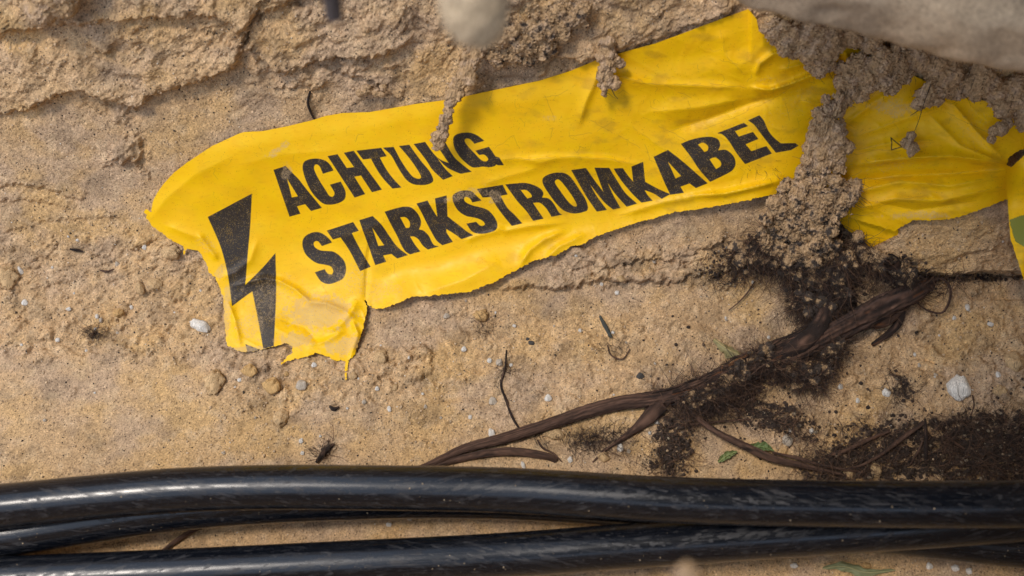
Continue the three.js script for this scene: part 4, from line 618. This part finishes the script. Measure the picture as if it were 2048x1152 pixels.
{
  let b = lumps('955,92,17,12 972,84,14,10 950,108,19,16 940,128,20,20 930,150,20,24 918,168,17,26 938,150,12,24 908,188,16,28 902,204,14,29 897,222,12,30 892,240,12,30 886,256,13,30 880,270,14,30 876,284,13,29 872,296,8,28', 12, 0.8, 0.8);
  clod('hanging_root_strand', 'long sand coated root strand dangling over the word at upper left of the tape', b, { res: 84, noise: 0.5, join: 0.35 }, fuzzOn(b, 30, 0.008, 0.0002));
  b = lumps('1215,100,20,10 1222,125,18,16 1212,145,18,20 1220,165,14,20 1207,172,10,20 1208,186,6,19', 14, 1.0, 0.75);
  clod('hanging_soil_clod', 'short hanging clod over the upper edge of the tape above the middle', b, { res: 60, noise: 0.5 }, [...fuzzOn(b, 20, 0.012, 0.0003), thread(['1216,160', '1222,176', '1230,192', '1236,198'].map((t) => filmSpot(...polyline(t)[0], 0.02)), 0.0009)]);
  b = lumps('1548,62,20,12 1580,72,24,16 1610,72,26,18 1640,70,26,18 1590,100,18,18 1620,104,26,22 1650,100,24,22 1640,126,16,22 1662,132,10,20 1556,80,10,10 1672,80,22,18 1700,72,22,16 1740,80,26,14 1618,134,8,20 1637,148,6,18', 9, 1.1, 0.85);
  clod('overhanging_soil_edge', 'crumbling sandy edge hanging over the tape below the pale stone slab', b, { res: 74, noise: 0.85, join: 0.5, dark: 0 }, fuzzOn(b, 50, 0.014, 0.00025));
  b = lumps('1712,130,22,16 1735,150,26,18 1760,130,28,18 1700,160,20,18 1735,172,18,18 1770,165,20,20 1785,175,16,18 1720,190,16,16 1790,120,26,14 1690,140,14,14 1800,150,20,14', 9, 1.1, 0.85);
  clod('overhanging_soil_edge', 'sandy lumps above the hanging soil clump, right of the crumbling edge', b, { res: 70, noise: 0.85, join: 0.5, dark: 0 }, fuzzOn(b, 60, 0.014, 0.00025));
  b = lumps('1830,110,30,8 1870,130,30,6 1900,150,28,4 1935,170,24,0 1960,165,30,0 1990,190,26,-4 2010,215,20,0 1880,160,20,8 1850,190,16,14 1842,205,12,16 1868,198,13,14 1870,180,16,12 1920,185,12,2 2030,200,34,-6 2050,240,26,0', 9, 1.1, 0.85);
  clod('overhanging_soil_edge', 'sandy edge overhanging the far right part of the tape', b, { res: 74, noise: 0.85, join: 0.5, dark: 0 }, fuzzOn(b, 40, 0.014, 0.00025));
  b = lumps('2002,258,14,14 1988,262,10,14 1983,278,8,14 2014,248,10,12', 5, 0.8);
  clod('stuck_soil_clod', 'small hooked clod stuck on the tape near the right edge', b, { res: 60, noise: 0.4 });
  b = lumps('1822,272,9,14 1815,286,11,14 1826,296,11,14 1822,306,7,13', 6, 0.8);
  clod('stuck_soil_clod', 'small knobbly clod hanging on a thread in front of the little triangle mark', b, { res: 60, noise: 0.45 }, [thread([[1862, 168], [1850, 200], [1838, 240], [1828, 265]].map(([x, y]) => filmSpot(x, y, 0.022)), 0.0007), thread([[1852, 195], [1835, 222], [1820, 232]].map(([x, y]) => filmSpot(x, y, 0.018)), 0.0009)]);
  b = lumps('1000,70,30,10 1040,85,26,12 1075,60,28,12 1030,110,18,10 1090,90,24,10 1120,50,26,8 1060,120,14,8 1150,30,26,6 990,110,18,8', 9, 1.1, 0.85);
  clod('overhanging_soil_edge', 'dark crumbly lumps on the wall above the middle of the tape', b, { res: 74, noise: 0.85, join: 0.45, dark: 0.06 }, fuzzOn(b, 120, 0.016, 0.00028));
  b = lumps('732,180,10,6 752,186,7,8 766,176,7,10 764,188,6,10 720,186,8,6', 5, 0.8);
  clod('hanging_soil_clod', 'row of small sandy crumbs on the wall above the left word', b, { res: 60, noise: 0.4 });
}

// ---------------------------------------------------------------- the stone slab and the roots near the lens
{
  const a = AT(1470, -62, 0.95), b = AT(2150, 92, 0.90), ex = b.clone().sub(a), len = ex.length() * 1.5, g = new THREE.BoxGeometry(len, 0.07, 0.56, 96, 10, 54), p = g.attributes.position;
  for (let i = 0; i < p.count; i++) {
    let x = p.getX(i), y = p.getY(i), z = p.getZ(i); const rx = clamp(Math.abs(x) - (len / 2 - 0.03), 0, 1) * Math.sign(x), ry = clamp(Math.abs(y) - 0.012, 0, 1) * Math.sign(y), rz = clamp(Math.abs(z) - 0.255, 0, 1) * Math.sign(z), q = Math.hypot(rx, ry, rz);
    if (q > 0) { const w = 0.024 / q; x += rx * (w - 1); y += ry * (w - 1); z += rz * (w - 1); }
    y += 0.006 * fbm3(x * 9, y * 9, z * 14, 4, 0.6); z += 0.012 * fbm3(x * 7 + 5, y * 9, z * 9, 4); x += 0.01 * fbm3(x * 9, y * 9 + 7, z * 9, 3);
    p.setXYZ(i, x, y, z);
  }
  const gg = mergeVertices((() => { g.deleteAttribute('normal'); const u = g.attributes.uv; for (let i = 0; i < p.count; i++) u.setXY(i, p.getX(i) + 0.3 * p.getY(i), p.getZ(i) - 1.1 * p.getY(i)); return g; })(), 1e-4);
  const c = new Float32Array(gg.attributes.position.count * 3), pp = gg.attributes.position;
  for (let i = 0; i < pp.count; i++) { const v = 0.86 + 0.24 * fbm3(pp.getX(i) * 12, pp.getY(i) * 12, pp.getZ(i) * 26, 4), w = smoothstep(fbm3(pp.getX(i) * 6, 4, pp.getZ(i) * 9, 3), -0.2, 0.4); c[i * 3] = lerp(0.46, 0.54, w) * v; c[i * 3 + 1] = lerp(0.35, 0.40, w) * v; c[i * 3 + 2] = lerp(0.24, 0.26, w) * v; }
  gg.setAttribute('color', new THREE.BufferAttribute(c, 3)); gg.computeVertexNormals();
  const m = new THREE.Mesh(gg, sandMat), X = ex.clone().normalize(), Z = V(0.12, -0.12, 1).addScaledVector(X, -V(0.12, -0.12, 1).dot(X)).normalize(), Y = Z.clone().cross(X);
  m.quaternion.setFromRotationMatrix(new THREE.Matrix4().makeBasis(X, Y, Z)); m.position.copy(a).addScaledVector(ex, 0.72).addScaledVector(Z, -0.275).addScaledVector(Y, -0.03);
  top(m, 'stone_slab', 'pale grey brown stone slab jutting out of the wall at the top right, out of focus', 'stone');
}
{
  const r = new THREE.Group(), tip = AT(952, 52, 0.63), put = centred(r, AT(952, 72, 0.63));
  top(r, 'hanging_root_stub', 'blurred pale knobby root stub hanging in front of the wall at the top', 'root');
  const wallTop = P(tip.x - 0.02, 0.74, 0.0), stem = [wallTop.clone().add(V(0, -0.03, -0.08)), wallTop.clone().add(V(0.004, 0.0, 0.10)), tip.clone().add(V(-0.012, 0.2, -0.2)), tip.clone().add(V(-0.004, 0.19, -0.11)), AT(952, -100, 0.63), AT(952, -20, 0.63)];
  part(r, 'stem', put(tube(stem, (t) => 0.009, 16, 90, { shape: barkShape(0.15), color: barkColor(0.2) })), rootMat);
  const balls = []; for (let i = 0; i < 60; i++) { const t = i / 59, a = R() * 6.28; balls.push({ p: AT(952 + 24 * Math.cos(a) * R(), -170 + 222 * t, 0.63 + 0.009 * Math.sin(a)), r: 0.0108 * (0.75 + 0.35 * R()) }); }
  const g = lumpy(balls, { res: 50, noise: 0.3, join: 0.6 }), cc = g.attributes.color; for (let i = 0; i < cc.count; i++) { const v = cc.getX(i); cc.setXYZ(i, v * 1.2, v * 0.92, v * 0.6); }
  part(r, 'sand_crust', put(g), sandMat, 'pale sand crust');
}
{
  const tip = AT(668, 34, 0.78), w = P(tip.x, 0.76, 0.0), o = new THREE.Mesh(), put = centred(o, tip);
  o.geometry = put(tube([w.clone().add(V(0, -0.02, -0.05)), w.clone().add(V(0, 0.01, 0.06)), tip.clone().add(V(0.0, 0.13, -0.09)), tip.clone().add(V(0, 0.06, -0.02)), tip], (t) => lerp(0.004, 0.0065, t), 10, 60, { shape: barkShape(0.15), color: (l, a, b, c) => { c[0] = 0.13; c[1] = 0.105; c[2] = 0.10; } })); o.material = rootMat;
  top(o, 'hanging_rootlet', 'blurred thin dark rootlet hanging at the top edge left of the pale stub', 'root');
}

{
  const tip = AT(1372, 1150, 0.58), o = new THREE.Group(), put = centred(o, tip.clone()), wall = P(tip.x - 0.03, -0.98, -0.02);
  top(o, 'hanging_rootlet', 'blurred sand tipped rootlet reaching in at the bottom edge below the cables', 'root');
  part(o, 'stem', put(tube([wall, wall.clone().lerp(tip, 0.4).add(V(0, 0.03, 0)), wall.clone().lerp(tip, 0.8).add(V(0, 0.012, 0)), tip], () => 0.0016, 8, 40, { color: barkColor(0.2) })), rootMat);
  const balls = []; for (let i = 0; i < 9; i++) balls.push({ p: tip.clone().add(V(0.005 * (R() - 0.5), 0.004 * (R() - 0.5), 0.006 * (R() - 0.5))), r: 0.0030 + 0.0009 * R() });
  part(o, 'sand_crust', put(lumpy(balls, { res: 36, noise: 0.3, join: 0.5 })), sandMat, 'pale sand crust');
  const b = lumps('60,-30,40,10 100,-20,46,22 130,-10,30,24 110,10,26,24 80,6,26,22 145,-30,26,16', 10, 1, 0.9);
  clod('overhanging_soil_edge', 'rounded sandy bulge overhanging in the top left corner', b, { res: 74, noise: 0.4 });
}

// ---------------------------------------------------------------- stones, clods, leaves
const stoneMats = {
  white: new THREE.MeshStandardMaterial({ name: 'limestone', color: new THREE.Color(1.0, 0.93, 0.82), map: grainMap.col, bumpMap: grainMap.bump, bumpScale: 0.0004, roughness: 0.9 }),
  tan: new THREE.MeshStandardMaterial({ name: 'tan clod', color: new THREE.Color(0.76, 0.51, 0.26), map: grainMap.col, bumpMap: grainMap.bump, bumpScale: 0.0006, roughness: 0.95 }),
  grey: new THREE.MeshStandardMaterial({ name: 'grey stone', color: new THREE.Color(0.68, 0.57, 0.44), map: grainMap.col, bumpMap: grainMap.bump, bumpScale: 0.0004, roughness: 0.85 }),
  ochre: new THREE.MeshStandardMaterial({ name: 'ochre clod', color: new THREE.Color(0.76, 0.47, 0.19), map: grainMap.col, bumpMap: grainMap.bump, bumpScale: 0.0006, roughness: 0.95 }),
  dark: new THREE.MeshStandardMaterial({ name: 'dark chip', color: new THREE.Color(0.05, 0.045, 0.04), roughness: 0.85 }),
};
const stoneShapes = [0, 1, 2, 3, 4, 5, 6, 7, 8, 9, 10].map((n) => {
  const rough_ = n > 5 ? 2.1 : 1;
  let g = new THREE.IcosahedronGeometry(1, 4); g.deleteAttribute('normal'); g.deleteAttribute('uv'); g = mergeVertices(g, 1e-4); const p = g.attributes.position, uv = new Float32Array(p.count * 2);
  for (let i = 0; i < p.count; i++) { const v = V(p.getX(i), p.getY(i), p.getZ(i)); let k = 1 + 0.22 * rough_ * fbm3(v.x * 1.1 + n * 7, v.y * 1.1, v.z * 1.1, 2) + 0.07 * rough_ * rough_ * fbm3(v.x * 3.4 + n, v.y * 3.4, v.z * 3.4, 3, 0.6); for (let f = 0; f < 5; f++) { const d = V(Math.sin(n * 3 + f * 2.1), Math.cos(n + f * 1.7), Math.sin(n * 5 + f * 3.3)).normalize(), q = v.dot(d) * k; if (q > 0.72) k *= lerp(1, 0.72 / q, 0.8); } p.setXYZ(i, v.x * k, v.y * k, v.z * k); uv[i * 2] = v.x * 0.02 + n * 0.1; uv[i * 2 + 1] = v.y * 0.02 + v.z * 0.013; }
  g.setAttribute('uv', new THREE.BufferAttribute(uv, 2)); g.computeVertexNormals(); return g;
});
function stone(x, y, w, h, kind, label, group, name = 'pebble', category = 'pebble', sunk = 0.35) {
  const g = spot(x, y), m = new THREE.Mesh(stoneShapes[name === 'sand_clod' ? 6 + Math.floor(R() * 5) : Math.floor(R() * 6)], stoneMats[kind]), r = (w + h) / 4 * 0.00061, q = new THREE.Quaternion().setFromUnitVectors(V(0, 1, 0), g.n);
  m.quaternion.copy(q.multiply(new THREE.Quaternion().setFromAxisAngle(V(0, 1, 0), Math.atan2(h - w, w + h) * 0.6 + 0.5 * (R() - 0.5)))); m.scale.set(w / 2 * 0.00061, r * 0.72, h / 2 * 0.00061 * 1.1); m.position.copy(g.p).addScaledVector(g.n, r * (name === 'sand_clod' ? 0 : 0.5 - sunk));
  return top(m, name, label, category, group);
}
for (const [x, y, w, h, k, label] of [
  [1916, 776, 46, 48, 'white', 'large round white stone on the sand above the black humus at right'], [1773, 786, 18, 18, 'white', 'white pebble between the root and the large white stone'], [1096, 796, 15, 14, 'white', 'bright white chip on the sand above the root, right of its thin rootlet'],
  [983, 866, 14, 20, 'white', 'white flake just above the thin end of the root'], [985, 802, 18, 16, 'grey', 'greyish pebble left of the bright white chip'], [999, 725, 16, 13, 'grey', 'pale pebble beside the top of the thin rootlet'], [402, 652, 50, 20, 'white', 'chalky white lump beside the lower left edge of the tape'],
  [1110, 868, 44, 22, 'tan', 'flat tan stone partly under the long root'], [1750, 938, 24, 34, 'tan', 'upright tan pebble in the black humus above the cable'], [1697, 948, 20, 20, 'tan', 'brown round pebble in the humus left of the upright tan one'], [1719, 962, 15, 12, 'ochre', 'ochre pebble touching the top cable below the humus'], [1862, 963, 12, 8, 'tan', 'tiny tan pebble on the top cable edge at right'],
  [778, 1048, 12, 10, 'white', 'white pebble in the sand gap between the cables'], [820, 1036, 11, 11, 'grey', 'grey pebble beside the upper cable in the sand gap'], [1585, 1044, 1, 1, 'tan', ''], [1588, 1131, 15, 10, 'white', 'white pebble on the sand below the cables'], [1734, 1131, 16, 10, 'ochre', 'orange stone chip on the sand below the cables'], [1858, 1132, 13, 12, 'white', 'left one of three white chips in the lower right corner'], [1910, 1136, 16, 12, 'white', 'middle one of three white chips in the lower right corner'], [1938, 1142, 12, 12, 'white', 'right one of three white chips in the lower right corner'],
  [42, 542, 9, 20, 'white', 'upright white flake on the sand by the left edge'], [50, 605, 14, 12, 'white', 'white pebble on the sand by the left edge below the flake'], [138, 618, 12, 8, 'white', 'small white chip right of the left edge pebble'], [116, 680, 10, 9, 'white', 'white grain left of the dark root tuft'], [202, 640, 9, 9, 'grey', 'pale grain above the dark root tuft'],
  [790, 775, 13, 14, 'tan', 'tan pebble right of the torn strand of the tape'], [779, 818, 9, 12, 'white', 'white grain left of the grey stone patch'], [603, 770, 24, 22, 'grey', 'grey stone under the torn lower edge of the tape'], [628, 730, 12, 10, 'white', 'white chip against the torn lower edge of the tape'], [573, 748, 10, 9, 'ochre', 'orange grain beside the grey stone'],
  [1300, 820, 12, 12, 'grey', 'grey grain under the fork of the root'], [1240, 896, 16, 14, 'white', 'white pebble right of the black root felt'], [1208, 915, 24, 20, 'tan', 'angular tan stone right of the black root felt'], [1046, 930, 8, 16, 'white', 'narrow pale chip above the cable below the root fork'], [1300, 866, 8, 8, 'white', 'white grain by the black root'], [893, 632, 14, 10, 'grey', 'pale grain below the lower edge of the tape'], [1160, 661, 8, 8, 'white', 'lone white grain on smooth sand below the lettering'],
  [1575, 882, 22, 24, 'grey', 'rounded grey stone in the sand hollow between root and humus'], [1623, 862, 10, 10, 'white', 'white grain left of the humus'], [1602, 500, 10, 9, 'white', 'white grain caught in the hanging soil clump'], [1980, 648, 14, 10, 'white', 'white chip on the sand below the right ledge'], [1908, 636, 9, 8, 'white', 'white grain left of the chip below the right ledge'], [1935, 615, 10, 14, 'white', 'white crumb right under the looped rootlet'], [1800, 772, 8, 8, 'tan', 'tan grain left of the large white stone'], [1998, 780, 28, 22, 'tan', 'flat tan stone right of the large white stone'],
  [2030, 725, 46, 40, 'tan', 'large angular clod cut by the right edge of the photo'], [1570, 752, 12, 12, 'white', 'white crumb below the root beside the soil clump'], [706, 752, 18, 16, 'tan', 'sandy clod just right of the torn strand'], [760, 716, 30, 26, 'tan', 'rounded sandy clod right of the torn corner of the tape'], [962, 632, 30, 22, 'ochre', 'ochre clod below the tape in the middle'], [342, 506, 40, 28, 'tan', 'wedge shaped sandy clod under the left tip of the tape'],
  [310, 570, 34, 24, 'tan', 'flat sandy clod left of the tape'], [280, 576, 20, 24, 'tan', 'angular sandy clod beside the flat one'], [237, 627, 24, 18, 'ochre', 'ochre crumb left of the chalky lump'], [545, 770, 34, 32, 'ochre', 'large ochre clod below the black bolt'], [500, 740, 30, 26, 'ochre', 'ochre clod under the lower tear of the tape'], [430, 765, 36, 40, 'tan', 'greyish tan clod below the lower left corner of the tape'], [562, 838, 34, 36, 'tan', 'tan clod on the smooth sand below the ochre ones'],
  [15, 556, 44, 36, 'tan', 'sandy clod at the left edge of the photo'], [1203, 568, 8, 8, 'white', 'white grain on the ledge below the lettering'], [1242, 558, 18, 14, 'tan', 'tan crumb on the ledge below the lettering'], [650, 818, 1, 1, 'dark', ''], [1280, 752, 16, 12, 'dark', 'black chip on the sand above the root'], [1063, 686, 14, 9, 'dark', 'black crumb on the smooth sand below the tape'], [1055, 678, 8, 7, 'dark', 'tiny black crumb above the black crumb below the tape'],
]) if (label) stone(x, y, w, h, k, label, undefined, k === 'dark' ? 'bark_crumb' : k === 'tan' && w > 24 || k === 'ochre' && w > 18 ? 'sand_clod' : 'pebble', k === 'dark' ? 'crumb' : k === 'tan' && w > 24 || k === 'ochre' && w > 18 ? 'clod' : 'pebble');
for (let i = 0; i < 76; i++) { let x, y; do { x = 20 + R() * 2000; y = 470 + R() * 470; } while (tapeDepth(x, y) > -8 || R() > dense(x, y) + 0.12 || (y > 820 && x > 1600)); const w = 5 + 6 * R() ** 2; stone(x, y, w, w * (0.7 + 0.5 * R()), R() < 0.75 ? 'white' : 'grey', 'tiny pale stone chip on the sand ' + (x < 440 ? 'left of the tape' : x < 1000 && y > 600 ? 'below the torn tape' : x < 1420 && y > 560 ? 'around the thin end of the root' : y < 560 ? 'of the ledge under the lettering' : 'right of the long root'), 'tiny pale chips ' + (x < 440 ? 'left of the tape' : x < 1000 && y > 600 ? 'below the torn tape' : x < 1420 && y > 560 ? 'around the thin root end' : y < 560 ? 'of the ledge' : 'right of the root'), 'stone_chip', 'chip', 0.2); }

// grit: crumbs of sand, mineral and humus nobody could count
{
  const kinds = [[7200, (x, y) => 0.25 + dense(x, y), () => { const v = 0.75 + 0.5 * R(); return [0.46 * v, 0.33 * v, 0.20 * v]; }, 0.55, 1.7], [3200, (x, y) => 0.4 + dense(x, y), () => { const v = 0.6 + 0.5 * R(); return [0.05 * v, 0.04 * v, 0.03 * v]; }, 0.45, 1.2], [900, (x, y) => 0.3 + dense(x, y), () => [0.66, 0.59, 0.48], 0.4, 0.9]];
  const shape = new THREE.IcosahedronGeometry(1, 1), mat = new THREE.MeshStandardMaterial({ name: 'grit', roughness: 0.95, flatShading: true }), M = new THREE.Matrix4(), Q = new THREE.Quaternion(), all = [];
  for (const [n, where, tone, lo, hi] of kinds) for (let i = 0, t = 0; i < n && t < n * 12; t++) {
    const x = -30 + R() * 2110, y = -10 + R() * 1180; if (R() > where(x, y) || fbm(x / 70 + 3, y / 70, 3) + 0.55 < R()) continue;
    if (y > 0 && y < 780 && x > 270 && tapeDepth(x, y) > -3) continue;
    const g = spot(x, y), r = 0.001 * lerp(lo, hi, R() ** 3), c = tone(); Q.setFromEuler(new THREE.Euler(R() * 6, R() * 6, R() * 6)); M.compose(g.p.addScaledVector(g.n, r * 0.25), Q, V(r * (0.7 + 0.6 * R()), r * (0.6 + 0.5 * R()), r * (0.7 + 0.6 * R()))); all.push([M.clone(), c]); i++;
  }
  const m = new THREE.InstancedMesh(shape, mat, all.length), col = new THREE.Color(); all.forEach(([a, c], i) => { m.setMatrixAt(i, a); m.setColorAt(i, col.setRGB(...c)); });
  top(m, 'grit', 'loose grit and crumbs strewn over the sand', 'grit', undefined, 'stuff');
  const hum = []; for (let t = 0; t < 60000 && hum.length < 9000; t++) { const x = 1280 + R() * 800, y = 430 + R() * 560; const k = darkness(x, y); if (R() > k * 0.9 + (R() < 0.02 ? 1 : 0) * smoothstep(y, 540, 800)) continue; const g = spot(x, y), r = 0.001 * lerp(0.6, 2.6, R() ** 3), v = 0.5 + 1.1 * R(), c = R() < 0.02 ? [0.3, 0.24, 0.16] : R() < 0.12 ? [0.15 * v, 0.1 * v, 0.06 * v] : [0.040 * v, 0.026 * v, 0.018 * v]; Q.setFromEuler(new THREE.Euler(R() * 6, R() * 6, R() * 6)); M.compose(g.p.addScaledVector(g.n, r * 0.4), Q, V(r, r * 0.8, r * (0.7 + 0.6 * R()))); hum.push([M.clone(), c]); }
  const h = new THREE.InstancedMesh(shape, mat, hum.length); hum.forEach(([a, c], i) => { h.setMatrixAt(i, a); h.setColorAt(i, col.setRGB(...c)); });
  top(h, 'humus_crumbs', 'black crumbly humus in the lower right', 'humus', undefined, 'stuff');
}
{ // sand grains sticking to the cable sheaths
  const shape = new THREE.IcosahedronGeometry(1, 1), list = [], M = new THREE.Matrix4(), Q = new THREE.Quaternion(), col = new THREE.Color();
  for (const c of cableRuns) for (let n = 0; n < 900; n++) {
    const t = 0.3 + 0.4 * R(), a = (R() + R() + R() - 1.5) * 1.1; if (fbm(t * 60, a * 1.2 + c.points[3].z * 50, 3) < 0.12 + 0.25 * R()) continue;
    const q_ = c.getPointAt(t), d = c.getTangentAt(t), up = V(0, 0.9, 0.43).applyAxisAngle(d, a).normalize(), r = 0.0002 + 0.0007 * R() ** 4, v = 0.6 + 0.6 * R();
    Q.setFromEuler(new THREE.Euler(R() * 6, R() * 6, R() * 6)); M.compose(q_.addScaledVector(up, CR + r * 0.2), Q, V(r, r * 0.7, r)); list.push([M.clone(), [0.5 * v, 0.38 * v, 0.24 * v]]);
  }
  const m = new THREE.InstancedMesh(shape, new THREE.MeshStandardMaterial({ name: 'stuck grains', roughness: 0.95 }), list.length); list.forEach(([a, c], i) => { m.setMatrixAt(i, a); m.setColorAt(i, col.setRGB(...c)); });
  top(m, 'stuck_sand_grains', 'grains of sand sticking to the black cables', 'sand', undefined, 'stuff');
}
// leaves
function leaf(rows, width, color, label, curl, lift) {
  const pts = along(rows, lift), curve = new THREE.CatmullRomCurve3(pts), n = 26, m = 8, pos = [], idx = [], uv = [];
  for (let i = 0; i <= n; i++) { const t = i / n, p = curve.getPoint(t), d = curve.getTangent(t), up = normalAt(spot(...polyline(rows)[0].slice(0, 2)).s), sd = d.clone().cross(up).normalize(), w = width * 0.00061 * Math.sin(Math.PI * Math.min(1, t * 0.94 + 0.05)) ** 0.8 * (1 + 0.35 * N2(t * 5 + width, curl * 9)); for (let k = 0; k <= m; k++) { const a = k / m - 0.5, q = p.clone().addScaledVector(sd, a * w).addScaledVector(up, curl * (4 * a * a) * w + 0.0022 * N2(t * 5, a * 3 + curl) + 0.0006 * Math.abs(a)); pos.push(q.x, q.y, q.z); uv.push(t, a + 0.5); } }
  for (let i = 0; i < n; i++) for (let k = 0; k < m; k++) { const a = i * (m + 1) + k; idx.push(a, a + 1, a + m + 1, a + 1, a + m + 2, a + m + 1); }
  const g = new THREE.BufferGeometry(); g.setAttribute('position', new THREE.Float32BufferAttribute(pos, 3)); g.setAttribute('uv', new THREE.Float32BufferAttribute(uv, 2)); g.setIndex(idx); g.computeVertexNormals();
  const o = new THREE.Group(), at = pts[0].clone(); o.position.copy(at); top(o, 'leaf', label, 'leaf');
  part(o, 'blade', g.translate(-at.x, -at.y, -at.z), new THREE.MeshPhysicalMaterial({ name: 'leaf', color: new THREE.Color(...color), roughness: 0.7, side: THREE.DoubleSide, transmission: 0.25, thickness: 0 }));
  part(o, 'midrib', tube(pts.map((p) => p.clone().add(V(0, 0.0012, 0.0006)).sub(at)), () => 0.0005, 5, 20), new THREE.MeshStandardMaterial({ name: 'leaf rib', color: new THREE.Color(color[0] * 1.5, color[1] * 1.35, color[2] * 1.4), roughness: 0.7 }));
}
leaf('1436,924,4 1452,912,6 1474,903,5', 15, [0.19, 0.24, 0.08], 'short green leaf on the sand left of the humus', 0.2, 4);
leaf('1498,892,8 1525,893,9 1548,902,7', 14, [0.13, 0.19, 0.06], 'curled green leaf under the crossing roots left of the humus', 0.25, 8);
leaf('1645,1136,4 1685,1132,7 1730,1144,7 1790,1140,4', 18, [0.25, 0.27, 0.13], 'long pale green leaf on the sand at the bottom edge', -0.2, 5);
leaf('1428,678,5 1450,695,9 1475,708,9 1500,718,5', 22, [0.34, 0.29, 0.12], 'pale yellowish withered bud leaf left of the soil clump', -0.5, 7);

scene.traverse((o) => { if (o.isMesh) { o.castShadow = true; o.receiveShadow = true; } });

renderer.render(scene, camera);
